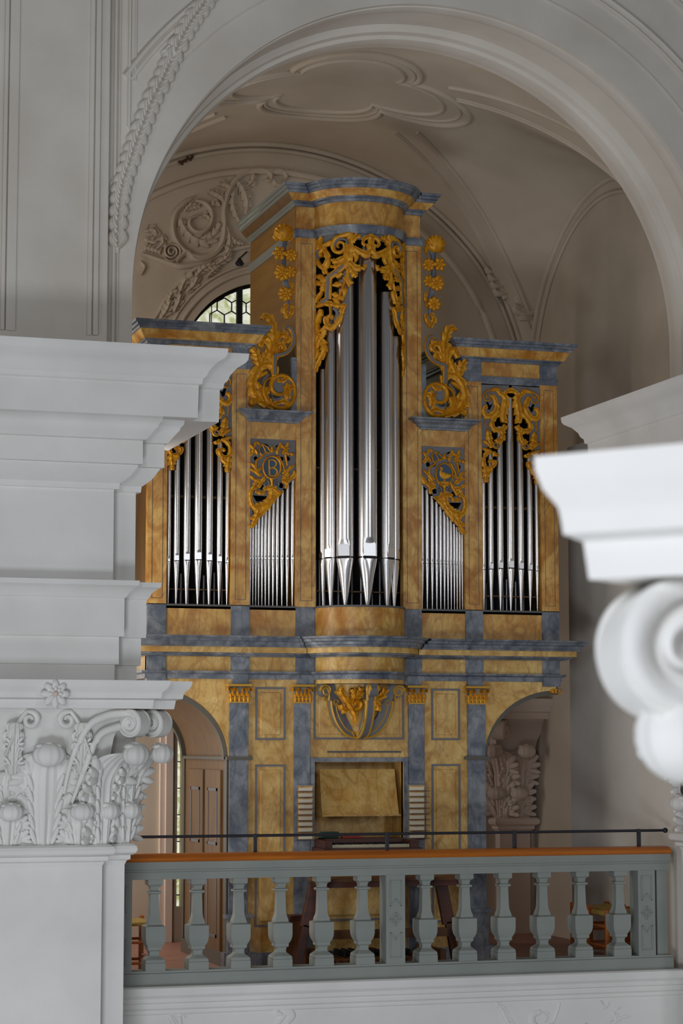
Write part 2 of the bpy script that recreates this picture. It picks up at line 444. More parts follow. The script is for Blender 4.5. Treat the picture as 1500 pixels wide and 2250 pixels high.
ins = lambda x, z: (z < 5.305 or math.hypot(x-CX, z-5.305) < .97) and abs(x-CX) < .97 and z > 4.7
hexlead(m, CX-1.0, CX+1.0, 4.66, 6.35, BY+.185, .084, ins)
for x in (CX-.62, CX-.36, CX+.5): m.bar((x, BY+.18, 4.7), (x, BY+.18, 5.305+math.sqrt(.97**2-(x-CX)**2)), .008, .008, LEAD)
m.build('window_lead', w1)
m = MB(); m.tube([(CX+.985*math.cos(t), BY+.17, 5.305+.985*math.sin(t)) for t in [PI*k/40 for k in range(41)]], .022, LEAD, n=6)
xm = W(525, 660, BY+.17)[0]; m.box(xm-.028, xm+.028, BY+.14, BY+.18, 4.7, 5.305+.96, LEAD)
m.box(2*CX-xm-.028, 2*CX-xm+.028, BY+.14, BY+.18, 4.7, 5.305+.96, LEAD)
m.build('window_frame', w1)
w2 = empty('window_2', (4.8, BY+.38, .3), None, None); w2['kind'] = 'structure'
MB().box(4.70, 4.92, BY+.36, BY+.38, .28, 3.22, GLASS).build('window_pane', w2)
m = MB()
for k in range(12): m.box(4.72, 4.9, BY+.335, BY+.35, .40+k*.25, .41+k*.25, LEAD)
m.build('window_lead', w2)

# ================================================================== GIANT-ORDER PILASTERS
def zl(v, p): return W(100, v, 15.3-p)[1]
Z_AST0, Z_AST1 = zl(1893, .03), zl(1858, 0)
Z_AB0, Z_AB1 = zl(1556, .29), zl(1493, .38)
P_AST = [(0, zl(1905, 0)), (.012, zl(1896, 0)), (.035, zl(1893, .03)), (.035, zl(1884, .03)), (.05, zl(1883, .05)), (.07, zl(1878, .07)), (.078, zl(1870, .07)), (.07, zl(1863, .07)), (.05, zl(1858, .05)), (0, zl(1857, 0))]
P_BELL = [(0, zl(1857, 0)), (.005, zl(1800, 0)), (.02, zl(1700, 0)), (.06, zl(1620, .06)), (.12, zl(1575, .1)), (.16, zl(1562, .16)), (.16, zl(1553, .16))]
P_ABA = [(.0, zl(1556, .2)), (.285, zl(1556, .28)), (.295, zl(1537, .29)), (.335, zl(1533, .33)), (.34, zl(1524, .34)), (.345, zl(1519, .34)), (.375, zl(1510, .36)), (.39, zl(1500, .38)), (.392, zl(1493, .38)), (0, zl(1489, .38))]
P_ARC = [(.0, zl(1500, .1)), (.06, zl(1500, .06)), (.06, zl(1459, .06)), (.085, zl(1458, .085)), (.085, zl(1397, .085)), (.115, zl(1396, .11)), (.115, zl(1311, .11)), (.125, zl(1309, .12)), (.15, zl(1295, .14)), (.19, zl(1284, .17)), (.20, zl(1282, .2)), (.205, zl(1271, .2)), (0, zl(1269, .1))]
P_FRI = [(.045, zl(1271, .05)), (.045, zl(1068, .05))]
P_COR = [(0, zl(1070, .05)), (.075, zl(1069, .08)), (.08, zl(1056, .08)), (.09, zl(1054, .09)), (.14, zl(1040, .13)), (.185, zl(1018, .18)), (.19, zl(1014, .18)), (.215, zl(1012, .2)), (.215, zl(960, .2)), (.235, zl(957, .22)), (.26, zl(945, .25)), (.305, zl(926, .3)), (.31, zl(920, .3)), (.33, zl(912, .33)), (.335, zl(902, .33)),
         (.535, zl(903, .53)), (.54, zl(830, .54)), (.56, zl(826, .56)), (.565, zl(815, .56)), (.585, zl(808, .58)), (.60, zl(795, .6)), (.64, zl(778, .63)), (.69, zl(765, .68)), (.705, zl(757, .7)), (.71, zl(743, .71)), (0, zl(736, .71))]
HCAP = Z_AB0-Z_AST1
def leaf3d(m, x, y, ang, z0, h, wd, out, mt=WHITE, ball=1.0, o0=.02):
    # veined leaf that rises along the bell, with fingered edges and a curled tip
    o = Vector((math.cos(ang), math.sin(ang), 0)); t = Vector((-math.sin(ang), math.cos(ang), 0)); B = Vector((x, y, z0))
    N, S = 24, 30
    def pt(s, q, extra=0):
        oo = o0+.05*q+out*max(0, (q-.62)/.38)**1.7
        z = h*q*(1-.06*max(0, (q-.85)/.15)**2)
        prof = .62+.38*math.sin(min(1, q/.62)*PI/2) if q < .62 else 1-.45*((q-.62)/.38)**2
        ph = (q*5) % 1.0
        lob = 1-.34*(1-math.sin(PI*min(1, ph*1.05))**.5) if abs(s) > .6 else 1
        lat = s*wd/2*prof*lob
        oo += -.05*s*s*wd/.3 + .008*math.cos(s*26)*(1 if abs(s) < .75 else .3)+.012*math.exp(-(s/.18)**2)+extra
        return B+o*oo+t*lat+Vector((0, 0, z))
    rs = [[pt(-1+2*j/S, i/N) for j in range(S+1)] for i in range(N+1)]
    m.rings(rs, mt, closed=False)
    for sd in (-1, 1):
        for q0 in ((.10, .24, .38, .52, .64) if h > .4 else (.2, .45)):
            c = pt(sd*.45, q0)+o*.012; dv = (Vector((0, 0, 1))+t*sd*.35+o*.2).normalized(); L = .036*wd/.3; a1 = dv.cross(o).normalized()
            m.ell(c, (a1*L*.34, dv.cross(a1)*L*.3, dv*L*1.25), mt, nu=8, nv=6)
        for q0 in ((.08, .30, .52, .68) if h > .4 else (.15, .5)):
            for k, (dl, dz, sz) in enumerate(((.70, .0, .8), (.92, .02, 1.0), (1.12, -.02, .85), (1.2, -.07, .7))):
                c = pt(sd*.85, q0+.09); c = c+t*sd*wd*.5*(dl-.95)*.55+Vector((0, 0, dz*h/.6))+o*.026
                dirv = (Vector((0, 0, 1))*(1.1-.45*k)+t*sd*(.35+.28*k)+o*.35).normalized()
                L = .060*sz*wd/.26*(.75 if h < .4 else 1)
                a1 = dirv.cross(o).normalized()
                m.ell(c, (a1*L*.42, dirv.cross(a1)*L*.34, dirv*L), mt, nu=8, nv=6)
    if ball:
        bw = wd*.25*ball
        c = B+o*(o0+.05+out+bw*.1)+Vector((0, 0, h-bw*.55))
        m.ell(c, (t*bw*1.12, o*bw*.85, Vector((0, 0, bw*.82))), mt, nu=40, nv=11, groove=.055, k=11)
        for s in (-1, 0, 1):   # crinkled rim over the curl
            m.ell(c+t*s*bw*.62+Vector((0, 0, bw*.72-abs(s)*bw*.15))-o*bw*.15, (t*bw*.34, o*bw*.5, Vector((0, 0, bw*.24))), mt, nu=8, nv=5)
def volute(m, x, y, ang, z, r, wd=.12, mt=WHITE):
    "scroll rolled in the vertical plane through direction ang"
    o = Vector((math.cos(ang), math.sin(ang), 0)); t = Vector((-math.sin(ang), math.cos(ang), 0)); C0 = Vector((x, y, z))
    for sgn in (-1, 1):
        mp = lambda a, b, d, s=sgn: tuple(C0+o*a+Vector((0, 0, b))+t*s*(wd/2+d))
        sp = spiral(0, 0, r*.93, r*.18, 1.55, a0=PI*.62, ccw=-1, n=34)
        m.stroke([(-r*3.2, -r*1.9), (-r*2.4, -r*.5), (-r*1.35, r*.55)]+sp, (r*.2, r*.42, r*.36, r*.3, r*.26, r*.2), mp, .022, mt, sub=3)
    rs = [[tuple(C0+o*r*.8*math.cos(2*PI*k/28)+Vector((0, 0, r*.8*math.sin(2*PI*k/28)))+t*q*wd/2) for k in range(28)] for q in (-1, -.6, .6, 1)]
    m.rings(rs, mt)
    # band joining the two faces round the rim
    sp = crom([(-r*3.2, -r*1.9), (-r*2.4, -r*.5), (-r*1.35, r*.55)]+spiral(0, 0, r*1.0, r*.95, .8, a0=PI*.62, ccw=-1, n=16), 3)
    rs = [[tuple(C0+o*a*k2+Vector((0, 0, b*k2))+t*q) for k2, q in ((1, wd/2), (1.0, 0), (1, -wd/2), (.86, -wd/2), (.86, wd/2))] for a, b in sp]
    m.rings(rs, mt)

def order(root, path, zbot, low, up, vol, ros=None, vr=.098, vdz=.105, pab=None, arms=(), uph=.72, mid=(), top=True, M=None, helix=None, mt=WHITE):
    def fin(m, name, par, sm=30, **k):
        if M is not None: m.v = [tuple(M @ Vector(p)) for p in m.v]
        return m.build(name, par, smooth=sm, **k)
    m = MB(); m.sweep([(0, zbot), (0, Z_AST1)], path, mt, caps=False); fin(m, 'shaft', root)
    m = MB(); m.sweep(P_AST, path, mt); fin(m, 'neck_ring', root)
    m = MB(); m.sweep(P_BELL, path, mt); cap = fin(m, 'capital', root)
    for (x, y, a) in low:
        m = MB(); leaf3d(m, x, y, a, Z_AST1, HCAP*.29, .33, .045 if abs(math.sin(2*a)) < .5 else .0, mt=mt, ball=.92, o0=.02 if abs(math.sin(2*a)) < .5 else .0); fin(m, 'acanthus_leaf', cap, 60)
    for (x, y, a, sc) in up:
        m = MB(); leaf3d(m, x, y, a, Z_AST1, HCAP*uph, .48*sc, (.10 if sc == 1.0 else (.23 if sc < 1 and sc > .82 else .16)), mt=mt, ball=.85); fin(m, 'acanthus_leaf', cap, 60)
    for (x, y, a) in vol:
        m = MB(); volute(m, x, y, a, Z_AB0-vdz, vr, wd=.12*vr/.098, mt=mt); fin(m, 'volute', cap, 50)
    for (x, y, a) in mid:
        m = MB(); leaf3d(m, x, y, a, Z_AST1+HCAP*.22, HCAP*.34, .24, .05, mt=mt, ball=0, o0=.0); fin(m, 'acanthus_leaf', cap, 60)
    for P_ in arms:
        m = MB(); m.tube(crom(P_, 8), [.010+.020*math.sin(PI*min(1, (k+1)/(8*(len(P_)-1))*.62)) for k in range(8*(len(P_)-1)+1)], mt, n=10); fin(m, 'volute_stem', cap, 60)
    for (x, y) in (helix or []):
        for s in (-1, 1):
            m = MB(); mp = lambda a, b, d: (x+a, y-.15-d, Z_AB0-.08+b)
            m.stroke([(s*.30, -.25), (s*.25, -.12), (s*.21, -.02)]+[(s*.13+s*px, pz) for px, pz in spiral(0, 0, .062, .015, 1.3, a0=PI*.35, ccw=1, n=22)], (.02, .045, .035, .03, .02), mp, .03, mt, sub=3)
            fin(m, 'inner_scroll', cap, 50)
            m = MB(); leaf3d(m, x+s*.24, y-.02, -PI/2, Z_AST1+HCAP*.52, HCAP*.40, .15, .04, ball=0, mt=mt, o0=.10); fin(m, 'acanthus_leaf', cap, 60)
    m = MB(); m.sweep(pab or P_ABA, path, mt); ab = fin(m, 'abacus', root)
    if ros:
        m = MB(); x, y = ros; zc = (Z_AB0+Z_AB1)/2
        for k in range(8):
            a = 2*PI*k/8; d = Vector((math.cos(a), 0, math.sin(a)))
            m.ell(Vector((x, y, zc))+d*.062, (d*.042, Vector((0, .02, 0)), d.cross(Vector((0, 1, 0)))*.027), mt, nu=9, nv=6)
            m.ell(Vector((x, y-.01, zc))+d*.035, (d*.024, Vector((0, .018, 0)), d.cross(Vector((0, 1, 0)))*.014), mt, nu=7, nv=5)
        m.ell((x, y-.02, zc), ((.02, 0, 0), (0, .015, 0), (0, 0, .02)), PLASTR, nu=9, nv=6)
        fin(m, 'rosette', ab, 60)
    if top:
        m = MB(); m.sweep(P_ARC, path, mt); fin(m, 'architrave', root)
        m = MB(); m.sweep(P_FRI, path, mt, caps=False); fin(m, 'frieze', root)
        m = MB(); m.sweep(P_COR, path, mt); fin(m, 'cornice', root)

# left pier in the photograph
xb = W(224, 1950, 15.3)[0]; xc = W(273, 1950, 15.45)[0]; xm_ = W(97, 1700, 15.3)[0]; xa = 2*xm_-xb
D45 = PI/4
p1 = empty('pilaster', (xm_, 15.8, -1.6), 'white stucco pier with leafy capital and heavy cornice left of the organ', 'pilaster')
path = [(xa-.28, 16.5), (xa-.28, 15.45), (xa, 15.45), (xa, 15.3), (xb, 15.3), (xb, 15.45), (xc, 15.45), (xc, 16.5)]
order(p1, path, -1.6,
      [(xm_-.25, 15.3, -PI/2), (xm_+.25, 15.3, -PI/2), (xb+.01, 15.33, -PI/4), (xc, 15.47, -PI/4)],
      [(xm_, 15.3, -PI/2, 1.0), (xb+.0, 15.31, -PI/4-.15, .95), (xc-.0, 15.46, -PI/4, .85)],
      [(xb+.185, 15.3-.155, -PI/4), (xc+.185, 15.45-.155, -PI/4)],
      mid=[(xm_-.25, 15.3, -PI/2), (xm_+.25, 15.3, -PI/2)],
      ros=(xm_, 15.3-.39), helix=[(xm_, 15.3)],
      arms=[[(xm_+.13, 15.24, Z_AST1+.36), (xm_+.17, 15.17, Z_AST1+.60), (xm_+.27, 15.12, Z_AB0-.13), (xb-.03, 15.12, Z_AB0-.055), (xb+.10, 15.14, Z_AB0-.03), (xb+.2, 15.17, Z_AB0-.03)],
            [(xm_+.19, 15.24, Z_AST1+.30), (xm_+.25, 15.18, Z_AST1+.50), (xm_+.35, 15.15, Z_AB0-.20), (xb+.06, 15.16, Z_AB0-.13), (xb+.14, 15.2, Z_AB0-.12)]])

# right pier
xr = 8.04
p2 = empty('pilaster', (8.7, 15.8, -1.6), 'shaded stucco pier at the right end of the balustrade', 'pilaster')
path = [(xr+.1, 16.15), (xr, 16.15), (xr, 15.3), (9.8, 15.3)]
order(p2, path, -1.6,
      [(xr, 15.95, PI), (xr, 15.5, PI)],
      [(xr, 16.10, PI*.78, .9), (xr, 15.72, PI, 1.0)],
      [(xr-.17, 16.30, PI*.75)])

# pilaster at the back wall, right of the organ
xs0 = W(1097, 1900, BY-.1)[0]; xs1 = W(1163, 1900, BY-.1)[0]
p3 = empty('pilaster', ((xs0+xs1)/2, BY-.05, 0), 'slender back wall pilaster with leafy capital in the corner right of the organ', 'pilaster')
path = [(xs0, BY), (xs0, BY-.12), (xs1, BY-.12), (xs1, BY)]
order(p3, path, 0.0,
      [((xs0+xs1)/2, BY-.12, -PI/2), (xs0, BY-.1, -PI*.75)],
      [((xs0+xs1)/2+.03, BY-.12, -PI/2, .8), (xs0+.02, BY-.11, -PI*.72, .8)],
      [(xs0-.06, BY-.28, -PI*.72)], top=False, mt=PLASTR)

# blurred capital close to the camera
za = Z_AB1; d = ray(1172, 1003); tt = (za-1.8)/d.z; PC = CAM+tt*d
hw = .43
R = Matrix.Rotation(math.radians(-53.5), 4, 'Z')
loc0 = R @ Vector((-hw-.392, -.392, 0))
M = Matrix.Translation(Vector((PC.x, PC.y, 0))-loc0) @ R
p4 = empty('pilaster', (PC.x-loc0.x, PC.y-loc0.y, -1.6), 'bright white blurred capital close to the camera at the right edge', 'pilaster')
path = [(-hw, .5), (-hw, 0), (hw, 0), (hw, .5)]
order(p4, path, -1.6, [(-.25, 0, -PI/2), (.25, 0, -PI/2), (-hw, .02, -PI*.75)], [(0, 0, -PI/2, 1.0), (-hw, .01, -PI*.75, .95), (hw, .01, -PI*.25, .95)],
      [(-hw-.24, -.215, -PI*.75), (hw+.185, -.155, -PI*.25)], ros=(0, -.39), helix=[(0, 0)], M=M, uph=.80, vr=.112, vdz=.115,
      pab=[(p+(.392-p)*.42 if p > .2 else p, z) for p, z in P_ABA])

# ================================================================== PIPE ORGAN
OY = 17.5
O0, O1, O2, O3, O4, O5 = .39, .56, .96, 1.12, 1.67, 1.83
organ = empty('pipe_organ', (CX, OY+.7, 0), 'pipe organ in ochre and grey marbled case with gilded carving on the gallery', 'pipe organ')
def part(m, name, par=organ, sm=None, **k): return m.build(name, par, smooth=sm, **k)
Zs = 2.962           # sill of the pipe fields
Zp = 2.704           # foot of the pedestal zone
ZC3, ZC2, ZC1, ZF0 = 2.618, 2.569, 2.539, 2.418
ZA0, ZB0, ZK0 = 2.354, 2.312, 2.157
ZW = [W(1120, v, OY-p)[1] for v, p in ((748, .14), (766, .13), (785, .1), (797, .04), (830, 0), (846, 0))]
ZT = [W(905, v, OY-p)[1] for v, p in ((421, .15), (440, .14), (456, .10), (470, .05), (524, 0), (541, 0))]
ZL = [W(600, v, OY-p)[1] for v, p in ((899, .13), (928, .0), (965, 0))]
BA, BB = O0, .34     # half width and depth of the round tower
def bow(a=BA, b=BB, n=24): return [(CX-a*math.cos(PI*k/n), OY-b*math.sin(PI*k/n)) for k in range(n+1)]
def xo(o): return CX+o

# ---- case body: sides, backs, floors
YB = 18.95
for s in (-1, 1):
    m = MB()
    for a, z1 in ((O5-.02, ZW[1]), (O2+.02, ZW[1])):
        m.box(xo(s*a)-.015, xo(s*a)+.015, OY+.02, YB, Zp, z1, WOODC)
    m.box(xo(s*O2), xo(s*O5), YB, YB+.03, Zp, ZW[1], WOODC)
    m.box(xo(s*(O2+.02)), xo(s*(O5-.02)), OY+.02, YB, ZW[1]-.05, ZW[1]-.02, WOODC)
    m.box(xo(s*O1), xo(s*O2), YB, YB+.03, Zp, ZL[1], WOODC)
    m.box(xo(s*O1), xo(s*O2), OY+.05, YB, ZL[1], ZL[1]+.03, WOODG)
    part(m, 'case_body')
m = MB()
for s in (-1, 1): m.box(xo(s*(O1-.01))-.012, xo(s*(O1-.01))+.012, OY+.02, YB, Zp, ZT[0]-.02, WOODT)
m.box(xo(-O1), xo(O1), YB, YB+.03, Zp, ZT[0]-.02, WOODT); m.box(xo(-O1), xo(O1), OY, YB, ZT[0]-.06, ZT[0]-.02, WOODT)
part(m, 'tower_body')
# near-black sheets painted in as the shade behind the pipes
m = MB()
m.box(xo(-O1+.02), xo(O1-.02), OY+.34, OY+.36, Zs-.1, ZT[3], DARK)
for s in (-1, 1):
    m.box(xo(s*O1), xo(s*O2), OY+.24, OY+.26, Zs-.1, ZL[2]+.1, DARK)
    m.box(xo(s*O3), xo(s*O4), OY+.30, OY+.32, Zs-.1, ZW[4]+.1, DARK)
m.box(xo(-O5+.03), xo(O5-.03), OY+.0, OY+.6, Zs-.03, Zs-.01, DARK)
part(m, 'shade_backing')
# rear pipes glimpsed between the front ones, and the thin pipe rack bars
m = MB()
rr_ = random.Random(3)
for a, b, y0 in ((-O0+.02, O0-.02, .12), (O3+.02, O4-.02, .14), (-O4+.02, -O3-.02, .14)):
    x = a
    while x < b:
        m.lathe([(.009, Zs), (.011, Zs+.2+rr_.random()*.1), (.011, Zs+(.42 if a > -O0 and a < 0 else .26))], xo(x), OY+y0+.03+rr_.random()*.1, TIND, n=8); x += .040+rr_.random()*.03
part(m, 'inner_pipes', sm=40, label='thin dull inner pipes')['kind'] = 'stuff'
for s in (-1, 1):
    MB().box(xo(s*O3), xo(s*O4), OY+.10, OY+.115, Zs+.13, Zs+.14, WOODC).build('pipe_rack', organ)
    MB().box(xo(s*O3), xo(s*O4), OY+.10, OY+.12, Zs+.90, Zs+.92, WOODC).build('pipe_rack', organ)
MB().box(xo(-O0), xo(O0), OY+.08, OY+.10, Zs+.14, Zs+.15, WOODC).build('pipe_rack', organ)
MB().box(xo(-O0), xo(O0), OY+.10, OY+.13, Zs+1.19, Zs+1.205, WOODC).build('pipe_rack', organ)

# ---- pedestal zone, entablature
for s in (-1, 1):
    m = MB(); m.box(xo(s*O1), xo(s*O2), OY, OY+.05, Zp-.01, Zs, OCHRE); part(m, 'pedestal_panel')
    m = MB(); m.box(xo(s*O3), xo(s*O4), OY, OY+.05, Zp-.01, Zs, OCHRE); part(m, 'pedestal_panel')
m = MB()
m.rings([[(x, y, z) for x, y in bow()] for z in (Zp-.01, Zs-.008)], OCHRE, closed=False, cap=False)
part(m, 'pedestal_panel', sm=30)
for s in (-1, 1):
    for a, b in ((O0+.0, O1), (O2, O3), (O4, O5)):
        m = MB(); m.box(xo(s*a), xo(s*b), OY-.012, OY+.06, Zp-.01, Zs, GREY); part(m, 'pedestal_block', bevel=.002)
m = MB(); m.sweep([(-.06, Zs-.010), (.008, Zs-.010), (.008, Zs+.006), (-.06, Zs+.006)], [(xo(-O5), OY)]+[(xo(-O0), OY)]+bow()[1:-1]+[(xo(O0), OY), (xo(O5), OY)], LINE)
part(m, 'sill_strip')
front = [(xo(-O5), 18.95), (xo(-O5), OY), (xo(-O0), OY)]+bow()[1:-1]+[(xo(O0), OY), (xo(O5), OY), (xo(O5), 18.95)]
m = MB()
m.sweep([(0, ZC3-.002), (.135, ZC3-.002), (.14, ZC3+.012), (.15, ZC3+.018), (.155, ZC3+.04), (.175, ZC3+.046), (.18, ZC3+.066), (.20, ZC3+.070), (.205, Zp), (0, Zp+.004)], front, GREY)
m.sweep([(0, ZC2), (.115, ZC2), (.115, ZC3), (0, ZC3)], front, OCHREP)
m.sweep([(0, ZC1), (.05, ZC1), (.06, ZC1+.01), (.085, ZC1+.016), (.09, ZC2), (0, ZC2)], front, GREY)
part(m, 'main_cornice', sm=30)
m = MB(); m.sweep([(0, ZF0), (0, ZC1)], front, OCHREP, caps=False); part(m, 'frieze', sm=30)
m = MB(); m.sweep([(0, ZA0), (.015, ZA0), (.015, ZA0+.038), (.03, ZA0+.040), (.045, ZA0+.05), (.045, ZF0), (0, ZF0)], front, GREY); part(m, 'architrave', sm=30)
for s in (-1, 1):
    for a, b in ((O0+.0, O1), (O2, O3), (O4, O5)):
        m = MB(); m.box(xo(s*a), xo(s*b), OY-.012, OY+.05, ZF0-.004, ZC1, GREY)
        m.box(xo(s*a), xo(s*b), OY-.058, OY+.05, ZA0+.052, ZF0-.004, GREY)
        g_ = .01 if a != O4 else 0
        m.box(xo(s*(a+g_)), xo(s*(b-g_)), OY-.024, OY+.05, ZB0+.002, ZA0+.052, GREY)
        part(m, 'entablature_block', bevel=.002)
# rounded underside of the tower
m = MB(); m.rings([[(x, y, z) for x, y in bow(BA*q, BB*q)] for z, q in ((ZA0, 1.0), (ZA0-.035, 1.0))], OCHREP, closed=False, cap=False)
m.rings([[(x, y, ZA0-.035) for x, y in bow()], [(x, y, ZA0-.036) for x, y in bow(.02, .02)]], WOODG, closed=False, cap=False)
part(m, 'tower_soffit', sm=30)

# ---- posts of the upper case with thin grey line panels
def post(o0, o1, z0, z1, yf=OY, side=1):
    a, b = sorted((xo(o0), xo(o1)))
    m = MB(); m.box(a, b, yf-.008, yf+.07, z0, z1, OCHRE)
    p = part(m, 'case_post')
    m = MB(); i = .034; t = .0035
    for (xa_, xb_, za_, zb_) in ((a+i, a+i+t, z0+.05, z1-.05), (b-i-t, b-i, z0+.05, z1-.05), (a+i, b-i, z0+.05, z0+.05+t), (a+i, b-i, z1-.05-t, z1-.05)):
        m.box(xa_, xb_, yf-.0105, yf-.007, za_, zb_, LINE)
    m.build('line_inlay', p)
for s in (-1, 1):
    post(s*O0, s*O1, Zs, ZT[5], OY-.015)
    post(s*O2, s*O3, Zs, ZW[5]+.02)
    post(s*O4, s*O5, Zs, ZW[5]+.02)
# lintels over the flats, with their small cornices
for s in (-1, 1):
    a, b = sorted((xo(s*O1), xo(s*O2)))
    MB().box(a, b, OY, OY+.06, ZL[2], ZL[1]+.01, OCHRE).build('flat_lintel', organ)
    m = MB(); z = ZL[1]-.004; h = (ZL[0]-ZL[1])
    m.sweep([(0, z), (.03, z), (.032, z+h*.18), (.05, z+h*.22), (.06, z+h*.45), (.095, z+h*.62), (.10, z+h*.80), (.13, z+h*.86), (.132, z+h), (0, z+h+.003)], [(a+.01, OY+.35), (a+.01, OY), (b-.01, OY), (b-.01, OY+.35)], GREY)
    part(m, 'flat_cornice', sm=30)
# wing cornices
for s in (-1, 1):
    a, b = sorted((xo(s*O2), xo(s*O5)))
    pth = [(a, YB), (a, OY), (b, OY), (b, YB)]
    m = MB(); zt, z1, z2, z3, z4, z5 = ZW
    h = zt-z1
    m.sweep([(0, z1), (.105, z1), (.11, z1+h*.3), (.125, z1+h*.35), (.13, z1+h*.65), (.145, z1+h*.7), (.15, zt), (0, zt+.004)], pth, GREY)
    m.sweep([(0, z2), (.05, z2), (.06, z2+.01), (.09, z1-.01), (.095, z1), (0, z1)], pth, OCHRE)
    m.sweep([(0, z3), (.02, z3), (.025, z3+.02), (.04, z2-.012), (.045, z2), (0, z2)], pth, GREY)
    m.sweep([(0, z5), (.006, z5), (.012, z4-.015), (.018, z4), (0, z4)], pth, GREY)
    part(m, 'wing_cornice', sm=30)
    MB().box(xo(s*O3), xo(s*O4), OY, OY+.05, z4-.002, z3+.002, OCHRE).build('frieze_panel', organ)
    for p, q in ((O2, O3), (O4, O5)):
        m = MB(); m.box(xo(s*p), xo(s*q), OY-.014, OY+.06, z5+.012, z2-.004, GREY); part(m, 'corner_block', bevel=.002)
# tower top
tw = [(xo(-O1), YB), (xo(-O1), OY), (xo(-O0), OY)]+bow()[1:-1]+[(xo(O0), OY), (xo(O1), OY), (xo(O1), YB)]
zt, z1, z2, z3, z4, z5 = ZT; h = zt-z1
# front run starts mitred: replace end offsets by inserting short returns
def tsweep(prof, mt, smt, name):
    m = MB(); m.sweep(prof, tw, mt); part_m = m
    n = len(tw); i_s = m.mi(smt)
    k = 0
    for a in range(len(prof)-1):
        for j in range(n-1):
            if j in (0, n-2): m.m[k] = i_s
            k += 1
    return part(m, name, sm=30)
tsweep([(0, z1), (.105, z1), (.11, z1+h*.3), (.125, z1+h*.35), (.13, z1+h*.65), (.145, z1+h*.7), (.15, zt), (0, zt+.004)], GREY, GLOSSG, 'tower_cornice')
tsweep([(0, z2), (.05, z2), (.06, z2+.01), (.09, z1-.01), (.095, z1), (0, z1)], OCHRE, WOODC, 'tower_cove')
tsweep([(0, z3), (.02, z3), (.025, z3+.02), (.04, z2-.012), (.045, z2), (0, z2)], GREY, GLOSSG, 'tower_bed_moulding')
tsweep([(.0, z4), (.0, z3)], OCHRE, WOODT, 'tower_frieze')
tsweep([(-.03, z5-.002), (.012, z5-.002), (.02, z5+.02), (.02, z4-.02), (.03, z4), (-.03, z4)], GREY, GLOSSG, 'tower_architrave')
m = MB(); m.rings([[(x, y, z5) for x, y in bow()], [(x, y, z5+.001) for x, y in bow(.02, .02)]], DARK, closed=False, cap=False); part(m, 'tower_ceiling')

# ---- pipes
def pipe(x, y, R_, zf, zm, zt_, face=-PI/2, lip=2.0, rd=None):
    "speaking pipe: cone foot, flattened mouth with pointed upper lip, cylindrical body"
    n = 28; m = MB(); rs = []
    lh = R_*lip; fl = .80*R_; hw_ = math.radians(38)
    def ring(z, r, flat):
        out = []
        for k in range(n):
            a = face+2*PI*k/n; rel = (k/n*2*PI+PI) % (2*PI)-PI
            rr = r
            if abs(rel) < hw_+.15 and flat > 0:
                ch = fl/math.cos(rel)*(r/R_)
                rr = r+(min(r, ch)-r)*flat
            out.append((x+rr*math.cos(a), y+rr*math.sin(a), z))
        return out
    rs = [ring(zf, R_*.20, 0), ring(zf+.02, R_*.22, 0), ring(zf+(zm-zf)*.5, R_*.60, 0), ring(zm-lh*.75, R_*(1-.75*lh/(zm-zf)*.78), .0), ring(zm-lh*.25, R_*.96, .8), ring(zm-R_*.09, R_, 1)]
    m.rings(rs, TIN, cap=True)
    rs = [ring(zm+R_*.09, R_, 1), ring(zm+lh*.72, R_, 1), ring(zm+lh*.98, R_, .15), ring(zm+lh*1.08, R_, 0)]
    rs += [ring(zt_-.004, R_, 0), ring(zt_, R_*.985, 0), ring(zt_, R_*.9, 0), ring(zt_-.15, R_*.9, 0)]
    m.rings(rs, TIN, cap=True)
    p = part(m, 'organ_pipe', sm=38)
    # mouth slot and the flat pointed lip plate
    o = Vector((math.cos(face), math.sin(face), 0)); t = Vector((-math.sin(face), math.cos(face), 0)); c = Vector((x, y, 0))
    m = MB(); hwid = fl*math.tan(hw_)
    mp = lambda a, b, d: tuple(c+o*(fl-.0005+d)+t*a+Vector((0, 0, b)))
    m.plate([[(-hwid*1.02, zm-R_*.15), (hwid*1.02, zm-R_*.15), (hwid*1.02, zm+R_*.13), (-hwid*1.02, zm+R_*.13)]], mp, -.3*R_, .001, BLACK)
    rr2 = [[tuple(c+o*R_*.80*math.cos(q)+t*R_*.80*math.sin(q)+Vector((0, 0, zz))) for q in [2*PI*k/12 for k in range(12)]] for zz in (zm-R_*.1, zm+R_*.1)]
    m.rings(rr2, TIN, cap=False)
    m.build('pipe_mouth', p)
    if R_ > .02:
        m = MB()
        pts_ = [(-hwid, zm+R_*.13), (hwid, zm+R_*.13), (hwid, zm+lh*.72), (hwid*.55, zm+lh*.86), (0, zm+lh*1.1), (-hwid*.55, zm+lh*.86), (-hwid, zm+lh*.72)]
        m.plate([pts_], mp, -.004, .0015, TINL)
        m.build('upper_lip', p)
    return p
# tower: seven pipes on the curve
zm_t = W(811, 1226, OY-.2)[1]
for ph, R_, vt, ut in ((0, .083, 552, 811), (-34, .075, 585, 765), (36, .064, 646, 853), (-61, .050, 691, 728), (62, .050, 738, 876), (-83, .032, 805, 706), (84, .032, 800, 880)):
    lastz = W(ut, vt, OY-.15)[1]
    a = math.radians(ph); rx_, ry_ = BA-.075+.0*R_, BB-.085
    x, y = CX+rx_*math.sin(a)*1.02, OY-ry_*math.cos(a)+.03
    pipe(x, y, R_, Zs, zm_t, lastz, face=-PI/2+a*.85, lip=1.9)
